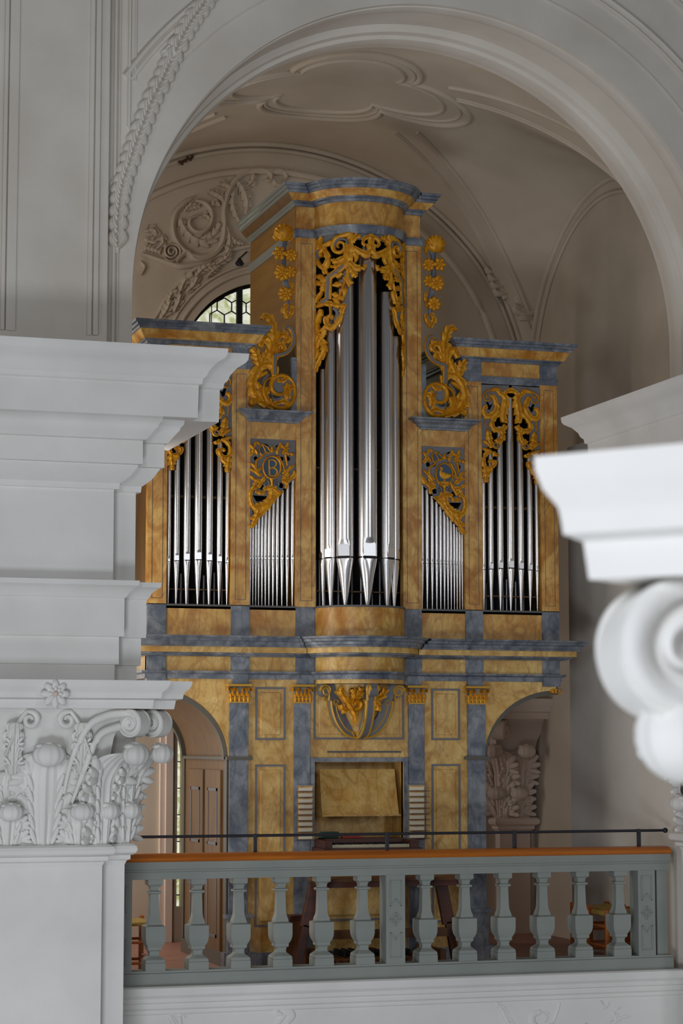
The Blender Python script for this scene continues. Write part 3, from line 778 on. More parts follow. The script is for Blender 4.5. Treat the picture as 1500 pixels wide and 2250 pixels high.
# wings: seven pipes each, highest in the middle
us = [1063, 1078, 1098, 1120.5, 1143, 1164, 1180.5]
rads = [.0195, .0265, .031, .036, .031, .0265, .0195]
tops = [1045, 985, 925, 873, 950, 1007, 1052]
for s in (1, -1):
    for i in range(7):
        off = W(us[i], 1200, OY)[0]-CX-(O3+O4)/2
        off = (off-(W(us[6-i], 1200, OY)[0]-CX-(O3+O4)/2))/2
        zt_ = (W(us[i], tops[i], OY)[1]+W(us[6-i], tops[6-i], OY)[1])/2
        pipe(CX+s*((O3+O4)/2+off), OY+.035, rads[i], Zs, W(1120, 1248, OY)[1]+(.0 if i == 3 else -.006*abs(i-3)), zt_, lip=2.2)
# flats: twelve small pipes each, tallest next to the tower
fu = [929, 940, 951, 961, 969.6, 978, 985.6, 992.6, 999.6, 1005.7, 1011.6, 1017]
for s in (1, -1):
    for i, u in enumerate(fu):
        o = W(u, 1200, OY)[0]-CX+.002
        top = W(u, 1062+(1172-1062)*(u-929)/88., OY)[1]
        pipe(CX+s*o, OY+.03, .0185-.0085*i/11, Zs, W(960, 1238, OY)[1]+.0*i, top, lip=2.0)

# ---- carving
def mapY(Y): return lambda u, v, d: (W(u, v, Y)[0], Y-d, W(u, v, Y)[1])
def cyl(u, v, d):
    "seen point laid on the curved front of the round tower"
    r = ray(u, v); a_, b_ = BA-.005, BB-.005
    A = (r.x/a_)**2+(r.y/b_)**2; B = 2*((CAM.x-CX)*r.x/a_**2+(CAM.y-OY)*r.y/b_**2); C_ = ((CAM.x-CX)/a_)**2+((CAM.y-OY)/b_)**2-1
    D = B*B-4*A*C_
    t = (-B-math.sqrt(max(D, 0)))/(2*A)
    p = CAM+t*r
    if D <= 0 or p.y > OY: 
        t = (OY-CAM.y)/r.y; p = CAM+t*r
    nrm = Vector(((p.x-CX)/a_**2, (p.y-OY)/b_**2, 0)).normalized()
    return tuple(p+nrm*d)
def tr(ox, oy, sc):
    return lambda pts: [(ox+x/sc, oy+y/sc) for x, y in pts]

# round tower carving, traced on its left half
T = tr(680, 480, 6.618); q = 1/6.618
def S(m, pts, wd, h=.022, mt=GOLD, d0=.0, mp=cyl, T=T, q=q, **k):
    wd = [w_*q for w_ in (wd if isinstance(wd, (list, tuple)) else (wd, wd))]
    m.stroke(T(pts), wd, mp, h, mt, d0=d0, **k)
SS = S
def tower_half():
    m = MB()
    S = lambda m, pts, wd, **k: SS(m, pts, [w_*(1.0 if max(wd) > 92 and k.get('lobes') is None else 1.28) for w_ in wd], **k)
    S(m, [(600, 225), (590, 350), (575, 480), (545, 600), (480, 700), (370, 790), (270, 850)], (80, 110, 120, 95, 60, 40), lobes=6, side=-1)
    S(m, [(590, 215), (520, 240), (400, 285), (345, 380), (365, 470), (440, 495), (505, 450), (500, 370), (440, 345), (405, 390), (425, 430)], (70, 60, 50, 42, 36, 30, 24), h=.026)
    S(m, [(560, 380), (530, 315), (450, 300), (390, 345), (385, 420)], (30, 30, 30, 24), h=.029, mt=GREYP)
    S(m, [(560, 290), (600, 240), (620, 200)], (60, 60, 20))
    S(m, [(620, 330), (670, 270), (740, 260)], (60, 70, 20), lobes=3)
    S(m, [(640, 420), (720, 480), (800, 520), (880, 470), (905, 370), (870, 270), (800, 290), (770, 350), (810, 400)], (50, 80, 90, 80, 70, 50, 40, 30), lobes=6, side=1)
    S(m, [(640, 500), (680, 560), (660, 640)], (60, 60, 20)); S(m, [(590, 640), (650, 720), (740, 720), (800, 720), (800, 670)], (90, 100, 40, 34, 40), lobes=4)
    S(m, [(580, 700), (640, 800), (680, 850)], (90, 80, 20), lobes=3); S(m, [(560, 740), (560, 860), (600, 930), (640, 930)], (40, 50, 40, 16))
    S(m, [(500, 560), (420, 620), (350, 620), (340, 590)], (60, 70, 50, 26), lobes=3); S(m, [(470, 660), (390, 700), (310, 700)], (50, 50, 20), lobes=3)
    S(m, [(180, 265), (150, 350), (190, 430), (250, 510), (265, 620), (225, 740), (240, 800)], (30, 80, 60, 60, 70, 60, 40), lobes=5)
    S(m, [(330, 340), (270, 370), (220, 400), (240, 470)], (50, 60, 40, 24)); S(m, [(180, 560), (160, 500), (200, 450), (240, 430)], (40, 36, 30, 20))
    S(m, [(130, 380), (105, 480), (105, 580), (150, 680), (230, 740)], (24, 36, 30, 50, 60), h=.018)
    S(m, [(115, 440), (112, 520), (130, 600)], (26, 30, 26), h=.016, mt=GREYP)
    for a, b in (((500, 680), (400, 775)), ((400, 775), (280, 850)), ((280, 845), (272, 1000)), ((272, 1000), (268, 1180)), ((268, 1175), (180, 1222))):
        S(m, [a, b], (95, 95), h=.014, crest=False)
        S(m, [a, b], (36, 36), h=.010, mt=GREYP, d0=.008, crest=False)
    S(m, [(560, 740), (530, 860), (490, 980), (440, 1120), (410, 1200)], (22, 26, 26, 24, 20), h=.018)
    for a, b, c_ in (((500, 860), (570, 930), (570, 1000)), ((480, 960), (400, 960), (340, 980)), ((450, 1050), (510, 1040), (500, 1150)), ((430, 1120), (370, 1110), (330, 1100)), ((420, 1150), (470, 1160), (480, 1200)), ((480, 800), (420, 830), (400, 870)), ((340, 1170), (380, 1180), (440, 1230)), ((200, 900), (150, 850), (110, 860)), ((190, 960), (130, 940), (100, 900))):
        S(m, [a, b, c_], (24, 70, 14), h=.02)
    S(m, [(180, 830), (205, 930), (180, 1060), (120, 1160), (105, 1230)], (50, 50, 40, 40, 20), lobes=4)
    S(m, [(110, 1290), (200, 1240), (330, 1250), (440, 1270), (540, 1265)], (40, 60, 70, 60, 20), lobes=4)
    S(m, [(520, 1270), (480, 1330), (460, 1420), (400, 1520), (330, 1590), (260, 1540), (250, 1460), (310, 1420), (340, 1470)], (40, 56, 60, 60, 64, 70, 50, 40, 24), lobes=5)
    S(m, [(350, 1300), (400, 1350), (400, 1420), (370, 1480)], (44, 44, 40, 30), h=.014, mt=GREYP)
    S(m, [(300, 1270), (310, 1380), (290, 1440)], (24, 24, 20))
    S(m, [(170, 1320), (150, 1420), (115, 1520), (120, 1640), (160, 1740), (210, 1830), (205, 1930), (150, 2050), (110, 2150), (95, 2240)], (50, 60, 56, 50, 60, 80, 70, 50, 36, 10), lobes=9)
    S(m, [(120, 1400), (100, 1500), (96, 1600)], (30, 34, 24)); S(m, [(230, 1620), (190, 1700), (140, 1780), (110, 1900)], (30, 50, 40, 20)); S(m, [(130, 1700), (100, 1800), (110, 1950), (90, 2050)], (20, 34, 40, 20))
    S(m, [(240, 1560), (200, 1620), (150, 1640)], (30, 50, 20))
    return m
mL = tower_half()
part(mL, 'tower_carving', sm=60, label='gilded openwork scroll carving on the left half of the round tower')
part(mL.mirror(CX), 'tower_carving', sm=60, label='gilded openwork scroll carving on the right half of the round tower')
m = MB()
def band(v0, v1, a0, a1, n=18):
    rs = []
    for k in range(n+1):
        a = math.radians(a0+(a1-a0)*k/n)
        x, y = CX+(BA-.012)*math.sin(a), OY-(BB-.012)*math.cos(a)
        x2, y2 = CX+(BA-.022)*math.sin(a), OY-(BB-.022)*math.cos(a)
        zz1 = ZT[5]+.0; zz0 = zz1-v1
        rs.append([(x, y, zz0), (x, y, zz1), (x2, y2, zz1), (x2, y2, zz0)])
    m.rings(rs, GREYP)
band(0, .055, -88, 88)
part(m, 'backing_strip', sm=40)

# wing carving: right wing traced on its left half, mirrored about the wing and copied across
TW = tr(1040, 830, 8.824); qw = 1/8.824; MPW = mapY(OY-.005)
XW = CX+(O3+O4)/2
def half_wing():
    S = lambda m, pts, wd, **k: SS(m, pts, [w_*(1.35 if k.get('lobes') else 1.1) for w_ in wd], **k)
    m = MB(); K = dict(mp=MPW, T=TW, q=qw)
    bk = [(150, 130), (745, 150), (745, 235), (600, 300), (600, 400), (560, 600), (430, 730), (340, 850), (350, 1000), (360, 1200), (280, 1350), (150, 1420)]
    hole = [(245, 460), (300, 470), (320, 530), (380, 500), (350, 570), (320, 625), (285, 610), (270, 540)]
    m.plate([TW(bk), TW(hole)], MPW, -.02, -.006, GREYP)
    S(m, [(400, 240), (300, 235), (205, 290), (185, 380), (240, 445), (315, 425), (335, 355), (285, 315), (240, 350), (260, 385)], (40, 30, 24, 22, 22, 20, 18), h=.016, **K)
    S(m, [(330, 250), (420, 225), (530, 220)], (50, 80, 20), **K)
    S(m, [(600, 330), (640, 270), (720, 250), (745, 270)], (40, 80, 70, 30), lobes=3, **K)
    S(m, [(440, 220), (500, 300), (560, 330), (610, 420), (600, 560), (575, 700), (580, 860)], (40, 60, 80, 120, 130, 120, 60), lobes=6, side=-1, **K)
    S(m, [(360, 340), (410, 430), (440, 540), (410, 660), (330, 730), (240, 740), (195, 660), (215, 580), (270, 560)], (60, 70, 80, 90, 90, 80, 60, 60, 40), lobes=4, side=1, **K)
    S(m, [(430, 480), (470, 540), (510, 590)], (40, 60, 16), **K)
    S(m, [(530, 650), (450, 730), (390, 800), (350, 900), (380, 980), (470, 1020), (560, 1000), (620, 920)], (50, 70, 70, 80, 80, 90, 90, 50), lobes=6, **K)
    S(m, [(540, 760), (600, 830), (650, 840)], (70, 80, 30), lobes=2, **K)
    S(m, [(520, 1020), (560, 1090), (540, 1190), (480, 1240), (430, 1190)], (70, 90, 90, 80, 40), lobes=4, **K)
    S(m, spiral(435, 1310, 70, 14, 1.4, a0=0, ccw=1, n=20), (26, 22, 18), h=.015, **K)
    S(m, spiral(435, 1310, 46, 30, .9, a0=0, ccw=1, n=12), (26, 22, 18), h=.013, mt=GREYP, **K)
    S(m, [(270, 1010), (285, 1100), (300, 1200), (330, 1290), (350, 1360)], (30, 110, 90, 80, 40), lobes=4, **K)
    S(m, [(180, 1220), (240, 1260), (310, 1330)], (20, 70, 40), **K); S(m, [(170, 1360), (240, 1400), (330, 1430)], (20, 70, 50), **K)
    S(m, [(350, 1420), (250, 1470), (195, 1580), (200, 1700), (280, 1760), (370, 1720), (390, 1640), (330, 1610), (290, 1650)], (60, 60, 60, 70, 80, 70, 50, 30), lobes=5, **K)
    S(m, [(380, 1430), (400, 1480), (440, 1500), (470, 1470)], (60, 60, 50, 20), lobes=2, **K)
    S(m, [(230, 1730), (225, 1830), (240, 1930), (240, 2030)], (80, 110, 90, 30), lobes=3, **K); S(m, [(340, 1740), (330, 1810), (280, 1870)], (60, 60, 30), **K)
    S(m, [(220, 780), (225, 900), (245, 1010)], (16, 16, 18), h=.01, **K)
    return m
hL = half_wing(); hR = hL.mirror(XW)
for s, nm in ((1, 'right'), (-1, 'left')):
    m = MB()
    for h_ in (hL, hR):
        g = h_ if s == 1 else h_.mirror(CX)
        for mt in g.mats: m.mi(mt)
        k = len(m.v); m.v += g.v; m.f += [tuple(a+k for a in f) for f in g.f]; m.m += [m.mi(g.mats[i]) for i in g.m]
    part(m, 'wing_carving', sm=60, label='gilded leaf carving arching over the %s wing pipes' % nm)

# flat carvings
TF = tr(530, 950, 9.785); qf = 1/9.785; MPF = mapY(OY-.005)
def flat_upper(m):
    K = dict(mp=MPF, T=TF, q=qf)
    S(m, [(165, 260), (250, 350), (240, 430), (170, 500)], (30, 100, 100, 30), lobes=3, **K)
    S(m, [(270, 320), (300, 240), (340, 220), (390, 270)], (40, 60, 60, 20), lobes=2, **K); S(m, [(290, 380), (330, 450), (330, 490)], (50, 50, 20), **K)
    m.plate([TF([(440, 270), (400, 380), (430, 480), (520, 450), (590, 390), (530, 300)])], MPF, -.004, .004, BLUE)
    S(m, [(440, 260), (385, 350), (400, 440), (440, 490)], (28, 28, 28), h=.014, **K); S(m, [(440, 260), (520, 290), (580, 350), (600, 390)], (28, 28, 28), h=.014, **K); S(m, [(445, 270), (490, 350), (530, 450)], (26, 26, 26), h=.014, **K)
    S(m, [(650, 300), (650, 380), (650, 430)], (20, 90, 50), **K); S(m, [(600, 390), (650, 410), (710, 400)], (40, 50, 30), **K)
    S(m, [(770, 480), (770, 390), (820, 300), (840, 220)], (50, 70, 70, 20), lobes=3, **K)
    S(m, [(850, 270), (900, 330), (960, 320), (1000, 210)], (50, 70, 80, 20), lobes=3, **K); S(m, [(870, 460), (940, 430), (1030, 480)], (60, 90, 30), lobes=3, **K); S(m, [(890, 400), (960, 370), (1030, 330)], (50, 70, 20), **K)
    S(m, [(1050, 450), (1090, 480), (1130, 460)], (40, 80, 30), **K)
    S(m, [(600, 430), (500, 450), (420, 540), (330, 600), (310, 700), (335, 800)], (34, 40, 44, 44, 44, 40), h=.015, **K)
    S(m, [(740, 520), (800, 530), (850, 620), (900, 720), (920, 830)], (30, 44, 44, 44, 44), h=.015, **K)
    S(m, [(940, 480), (960, 600), (980, 720)], (44, 44, 30), **K)
    S(m, spiral(530, 1110, 72, 16, 1.2, a0=-PI/2, ccw=1, n=18), (44, 40, 26), h=.013, mt=GREYP, **K); S(m, spiral(765, 1110, 72, 16, 1.2, a0=-PI/2, ccw=-1, n=18), (44, 40, 26), h=.013, mt=GREYP, **K)
    S(m, [(650, 990), (650, 1070), (655, 1150)], (110, 50, 60), **K)
    el = [(650+190*math.cos(t), 755+238*math.sin(t)) for t in [2*PI*k/30 for k in range(30)]]
    m.plate([TF(el)], MPF, -.01, .008, BLUE)
    S(m, el+[el[0], el[1]], (36, 36), h=.022, **K)
def flat_lower(m):
    S = lambda m, pts, wd, **k: SS(m, pts, [w_*(1.35 if k.get('lobes') else 1.1) for w_ in wd], **k)
    K = dict(mp=MPF, T=TF, q=qf)
    for P, wd in (([(160, 650), (260, 720), (330, 840), (330, 900)], (24, 50, 60, 50)), ([(165, 790), (280, 840), (400, 930)], (20, 60, 60)), ([(160, 920), (270, 1010), (400, 1060)], (20, 60, 70)), ([(440, 760), (360, 820), (360, 900), (410, 930), (410, 880)], (30, 34, 34, 30, 20)),
                  ([(500, 950), (440, 1060), (350, 1190)], (50, 70, 50)), ([(330, 1040), (270, 1140), (220, 1240)], (60, 50, 40)), ([(1140, 690), (1020, 790), (900, 910)], (20, 60, 70)), ([(1130, 820), (1120, 930), (1000, 1020), (860, 1040)], (40, 80, 80, 70)), ([(1010, 870), (960, 940), (880, 960)], (60, 50, 40)),
                  ([(900, 1040), (975, 1110), (950, 1210)], (60, 56, 30)), ([(990, 1050), (960, 1080), (890, 1050)], (60, 60, 40))):
        S(m, P, wd, lobes=2, **K)
    S(m, [(910, 1280), (780, 1290), (680, 1210), (560, 1200), (470, 1230)], (20, 90, 100, 90, 30), lobes=4, **K)
    S(m, [(330, 1190), (220, 1230), (180, 1340), (185, 1470), (230, 1580), (330, 1650)], (40, 70, 80, 80, 90, 90), lobes=5, side=1, **K)
    S(m, [(660, 1220), (640, 1330), (620, 1430), (540, 1530), (430, 1590), (310, 1600)], (80, 130, 150, 150, 130, 100), lobes=5, **K)
    S(m, [(860, 1300), (740, 1380), (640, 1500), (520, 1640), (420, 1740), (300, 1830), (180, 1850)], (30, 80, 90, 100, 100, 80, 20), lobes=6, **K)
    S(m, [(480, 1260), (440, 1310), (350, 1290), (290, 1270)], (60, 70, 60, 30), lobes=3, **K)
    S(m, [(360, 1640), (330, 1760), (280, 1870), (230, 1980)], (120, 100, 70, 40), lobes=4, **K)
    S(m, [(160, 2010), (230, 2010), (300, 1960), (330, 1880)], (50, 56, 50, 20), lobes=2, **K)
bkp = [(150, 118), (1165, 150), (1165, 985), (900, 1220), (860, 1290), (640, 1560), (420, 1800), (300, 1900), (150, 2040)]
def diag(c, r): return [(c[0]+r*dx, c[1]+r*dy) for dx, dy in ((0, -1), (.8, -.2), (.5, .9), (-.5, .7), (-.9, -.3))]
holesL = [diag((320, 560), 60), [(270, 225), (330, 215), (300, 280)], [(490, 240), (560, 250), (600, 300), (560, 300)], [(740, 290), (800, 260), (760, 350)], diag((880, 560), 50), diag((1010, 560), 60), diag((420, 1160), 80), diag((860, 1140), 70), [(250, 1350), (560, 1370), (520, 1470), (330, 1490)], [(240, 1660), (290, 1690), (250, 1800)]]
for s, nm in ((-1, 'left'), (1, 'right')):
    m = MB()
    m.plate([TF(bkp)]+[TF(h_) for h_ in holesL], MPF, -.022, -.008, GREYP)
    flat_lower(m)
    if s == 1: m = m.mirror(CX)
    mu = MB(); flat_upper(mu)
    if s == -1:
        K = dict(mp=MPF, T=TF, q=qf, h=.006, d0=.008, crest=False)
        S(mu, [(590, 590), (600, 930)], (34, 34), **K)
        S(mu, [(590, 598), (680, 595), (742, 640), (735, 715), (680, 755), (605, 770)], (32, 32), **K)
        S(mu, [(605, 770), (700, 770), (765, 830), (745, 910), (680, 940), (600, 930)], (32, 32), **K)
    else:
        K = dict(mp=MPF, T=TF, q=qf, h=.008, d0=.006)
        S(mu, [(650, 760), (580, 740), (570, 680), (600, 640), (575, 610), (540, 640)], (110, 90, 50, 40, 46, 14), **K)
        S(mu, [(570, 740), (640, 790), (740, 790), (800, 770)], (90, 150, 110, 40), **K)
        S(mu, [(650, 860), (650, 920)], (30, 24), **K)
        S(mu, [(500, 950), (650, 940), (800, 950)], (50, 90, 50), **K); S(mu, [(560, 990), (740, 990)], (60, 60), **K)
        # carry the traced medallion over to the right flat
        dx = 2*CX-2*CX
        x0 = W(TF([(650, 755)])[0][0], TF([(650, 755)])[0][1], OY)[0]
        x1 = 2*CX-x0
        mu.v = [(x+(x1-x0), y, z) for x, y, z in mu.v]
    for mt in mu.mats: m.mi(mt)
    k = len(m.v); m.v += mu.v; m.f += [tuple(a+k for a in f) for f in mu.f]; m.m += [m.mi(mu.mats[i]) for i in mu.m]
    part(m, 'flat_carving', sm=60, label='gilded carving with %s in an oval medallion' % ('the letter B' if s == -1 else 'a bird'))

# large scrolls standing on the flat cornices
TS = tr(530, 680, 9.0); qs = 1/9.0; MPS = mapY(OY-.03)
def big_scroll():
    S = lambda m, pts, wd, **k: SS(m, pts, [w_*(1.65 if k.get('lobes') else 1.2) for w_ in wd], **k)
    m = MB(); K = dict(mp=MPS, T=TS, q=qs, h=.035)
    m.plate([TS([(820+235*math.cos(2*PI*k/24), 1630+310*math.sin(2*PI*k/24)) for k in range(24)]), TS([(590, 1700), (640, 1690), (700, 1720), (790, 1720), (720, 1760), (640, 1760)])], MPS, -.02, .004, GREYP)
    S(m, [(560, 1770), (620, 1900), (760, 1960), (900, 1930), (1020, 1800), (1050, 1640), (1020, 1470), (920, 1350), (790, 1310), (660, 1350), (590, 1460), (600, 1590), (680, 1670), (790, 1680), (860, 1620), (860, 1540), (800, 1530)], (60, 70, 80, 80, 60, 50, 56, 70, 80, 80, 70, 56, 50, 40, 26), **K)
    for P, wd in (([(1040, 1560), (960, 1560), (900, 1680), (920, 1780)], (40, 90, 90, 30)), ([(950, 1900), (840, 1830), (700, 1850), (640, 1870)], (50, 70, 60, 20)), ([(900, 1350), (830, 1400), (760, 1420), (700, 1400)], (40, 60, 50, 20)), ([(900, 1450), (900, 1560), (870, 1640)], (40, 90, 30))):
        S(m, P, wd, lobes=2, **K)
    S(m, [(660, 1330), (640, 1200), (560, 1100), (430, 1100), (320, 1180), (240, 1320), (205, 1480), (215, 1640), (280, 1760), (380, 1840), (520, 1900), (640, 1930)], (80, 110, 120, 130, 120, 110, 100, 110, 110, 90, 70, 50), lobes=9, side=1, **K)
    S(m, [(500, 1250), (400, 1290), (330, 1370)], (60, 80, 20), **K)
    S(m, [(600, 1340), (490, 1400), (440, 1500), (430, 1640), (480, 1780), (560, 1870)], (30, 34, 34, 80, 90, 60), **K)
    S(m, [(540, 1290), (450, 1380), (400, 1480)], (50, 50, 30), mp=MPS, T=TS, q=qs, h=.02, mt=GREYP)
    S(m, [(540, 1550), (500, 1600), (470, 1700), (500, 1800)], (50, 90, 80, 30), lobes=2, **K); S(m, [(300, 1440), (340, 1560), (380, 1700), (450, 1830)], (50, 80, 80, 60), lobes=3, **K); S(m, [(250, 1600), (300, 1720), (400, 1830)], (60, 80, 50), lobes=2, **K)
    S(m, [(450, 1850), (330, 1830), (240, 1790), (200, 1820), (220, 1880), (280, 1870)], (40, 50, 70, 70, 60, 24), **K)
    bp = [(640, 1300), (637, 1100), (637, 915), (760, 905), (900, 840), (990, 720), (1020, 590), (990, 450), (930, 375), (860, 370), (835, 420), (875, 450)]
    m.stroke(TS(bp[:3]), (100*qs, 100*qs), MPS, .02, GOLD, d0=.022, crest=False); m.stroke(TS(bp[2:]), (100*qs, 98*qs, 96*qs, 90*qs, 70*qs, 40*qs), MPS, .02, GOLD, d0=.022, crest=False)
    m.stroke(TS(bp[:3]), (60*qs, 60*qs), MPS, .014, GREYP, d0=.034, crest=False); m.stroke(TS(bp[2:]), (60*qs, 60*qs, 58*qs, 56*qs, 40*qs, 16*qs), MPS, .014, GREYP, d0=.034, crest=False)
    S(m, [(600, 1080), (620, 900), (640, 700), (640, 520), (610, 360), (570, 230), (510, 140), (430, 140), (400, 190)], (130, 150, 150, 120, 110, 110, 70, 50, 30), lobes=7, **K)
    S(m, [(560, 1000), (580, 820), (560, 640), (480, 570), (410, 640), (360, 740)], (80, 110, 110, 100, 90, 30), lobes=5, **K)
    S(m, [(330, 1110), (300, 980), (270, 880), (180, 770)], (60, 130, 110, 30), lobes=4, **K)
    S(m, [(400, 1060), (460, 930), (520, 800)], (60, 100, 40), lobes=3, **K)
    S(m, [(690, 680), (740, 540), (840, 520), (905, 580), (850, 650), (800, 620)], (40, 70, 90, 80, 50, 24), lobes=4, **K); S(m, [(680, 850), (700, 740), (770, 710), (820, 780), (760, 830), (710, 800)], (50, 70, 80, 60, 40, 20), lobes=3, **K); S(m, [(760, 430), (740, 480), (720, 560)], (20, 60, 40), **K)
    return m
bs = big_scroll()
part(bs, 'scroll_crest', sm=60, label='large gilded leaf scroll left of the round tower'); part(bs.mirror(CX), 'scroll_crest', sm=60, label='large gilded leaf scroll right of the round tower')
# dark board with grey edge behind each scroll
for s in (-1, 1):
    m = MB(); a, b = xo(s*(O1+.0)), xo(s*(O1+.045)); m.box(a, b, OY-.02, OY+.02, ZL[0], ZL[0]+.47, GREY); m.build('scroll_board', organ)

# fruit and flower garlands beside the tower posts
def garland(s):
    m = MB(); G = lambda x, y, d=0: mapY(OY-.02)(590+x/9.783, 480+y/9.783, d)
    sc = .0038/9.783
    def flower(cx_, cy_, r, k=7):
        c = Vector(G(cx_, cy_, .03)); R2 = r*sc*1.0
        for j in range(k):
            a = 2*PI*j/k; d = Vector((math.cos(a), 0, math.sin(a)))
            m.ell(c+d*R2*.62, (d*R2*.42, (0, .022, 0), d.cross(Vector((0, 1, 0)))*R2*.34), GOLD, nu=9, nv=6)
        for j in range(5):
            a = 2*PI*j/5+.3; d = Vector((math.cos(a), 0, math.sin(a)))
            m.ell(c+d*R2*.28+Vector((0, -.012, 0)), (d*R2*.24, (0, .02, 0), d.cross(Vector((0, 1, 0)))*R2*.2), GOLD, nu=8, nv=5)
        m.ell(c+Vector((0, -.02, 0)), ((R2*.16, 0, 0), (0, .018, 0), (0, 0, R2*.16)), GOLD, nu=8, nv=5)
    mp_ = lambda a, b, d: G(a, b, d)
    m.stroke([(340, 480), (330, 620), (330, 800), (320, 980), (340, 1200), (370, 1420), (430, 1560), (400, 1800), (420, 1900)], [150*1, 90, 60, 110, 80, 120, 60, 90, 60], mp_, .018, GREY)
    c = Vector(G(300, 320, .02))
    m.ell(c, ((200*sc*1.05, 0, 0), (0, .05, 0), (0, 0, 190*sc*1.05)), GOLD, nu=28, nv=9, groove=.07, k=9)
    for k in range(7):
        a = PI*(.05+.9*k/6)
        P = [(300+60*math.cos(a), 420-30*math.sin(a)), (300+150*math.cos(a), 360-110*math.sin(a)), (300+205*math.cos(a), 330-185*math.sin(a))]
        m.stroke(P, [36, 80, 50], mp_, .03, GOLD, d0=.035)
    m.stroke([(440, 380), (500, 450), (480, 550)], [60, 80, 20], mp_, .03, GOLD)
    m.stroke([(160, 330), (120, 400), (180, 480)], [60, 70, 20], mp_, .03, GOLD)
    flower(215, 760, 160, 6); flower(460, 800, 150, 8); flower(270, 1190, 175, 8); flower(450, 1160, 140, 7); flower(230, 1080, 90, 5); flower(340, 1640, 165, 8)
    m.stroke([(440, 1360), (520, 1480), (500, 1600), (470, 1740)], [30, 80, 60, 20], mp_, .03, GOLD, lobes=3)
    m.stroke([(430, 1860), (380, 1880), (330, 1960), (370, 2080), (400, 2160)], [60, 110, 130, 110, 20], mp_, .035, GOLD, lobes=3)
    m.stroke([(460, 1880), (510, 1940), (460, 2060), (400, 2160)], [60, 90, 90, 20], mp_, .035, GOLD, lobes=3)
    return m
g = garland(-1)
g.v = [(x, y, z) for x, y, z in g.v]
part(g, 'garland', sm=60, label='hanging gilded fruit and flower garland left of the round tower'); part(g.mirror(CX), 'garland', sm=60, label='hanging gilded fruit and flower garland right of the round tower')

# ---- lower case
L0, L1, L2, L3 = .435, .575, .97, 1.13
def zo(v, u=600, Y=OY): return W(u, v, Y)[1]
ZI = zo(1666, 520)                      # impost of the side arches
NW, NZ0, NZ1 = .395, .92, zo(1674, 787)   # console niche
m = MB()
for s in (-1, 1):
    m.box(xo(s*NW), xo(s*L3), OY, OY+.06, 0, ZA0+.01, OCHREP)
m.box(xo(-NW), xo(NW), OY, OY+.06, NZ1, ZA0+.01, OCHREP)
m.box(xo(-NW), xo(NW), OY, OY+.06, 0, NZ0, OCHREP)
m.box(xo(-NW), xo(NW), OY+.30, OY+.34, NZ0, NZ1, OCHREP)
for s in (-1, 1): m.box(xo(s*NW), xo(s*(NW+.02)), OY+.02, OY+.32, NZ0, NZ1, OCHREP)
m.box(xo(-NW), xo(NW), OY+.02, OY+.32, NZ1, NZ1+.02, OCHREP)
part(m, 'lower_front')
# sides with tall doors
for s in (-1, 1):
    m = MB(); X0 = xo(s*L3); m.box(X0-s*.03, X0-s*.001, OY+.02, 19.05, 0, ZA0, WOODC); p = part(m, 'side_wall')
    for k, (ya, yb) in enumerate(((17.70, 18.22), (18.30, 18.82))):
        m = MB(); m.box(X0, X0+s*.018, ya, yb, .12, ZI-.10, WOODC); dr = m.build('door', p)
        m = MB()
        for z0, z1 in ((.22, .85), (.98, ZI-.25)):
            for (a, b, c, d_) in ((ya+.10, ya+.125, z0, z1), (yb-.125, yb-.10, z0, z1), (ya+.10, yb-.10, z1-.025, z1), (ya+.10, yb-.10, z0, z0+.025)):
                m.box(X0+s*.012, X0+s*.024, a, b, c, d_, GREYP)
        m.build('door_moulding', dr)
    m = MB(); m.box(X0, X0+s*.012, 19.0, 19.05, 0, ZI, WOODG); m.box(X0, X0+s*.012, OY+.02, OY+.10, 0, ZI, WOODG)
    m.box(X0, X0+s*.03, OY+.0, 19.08, ZI-.012, ZI+.014, WOODG); m.box(X0, X0+s*.02, OY, 19.05, 0, .12, WOODG)
    m.build('corner_strip', p)
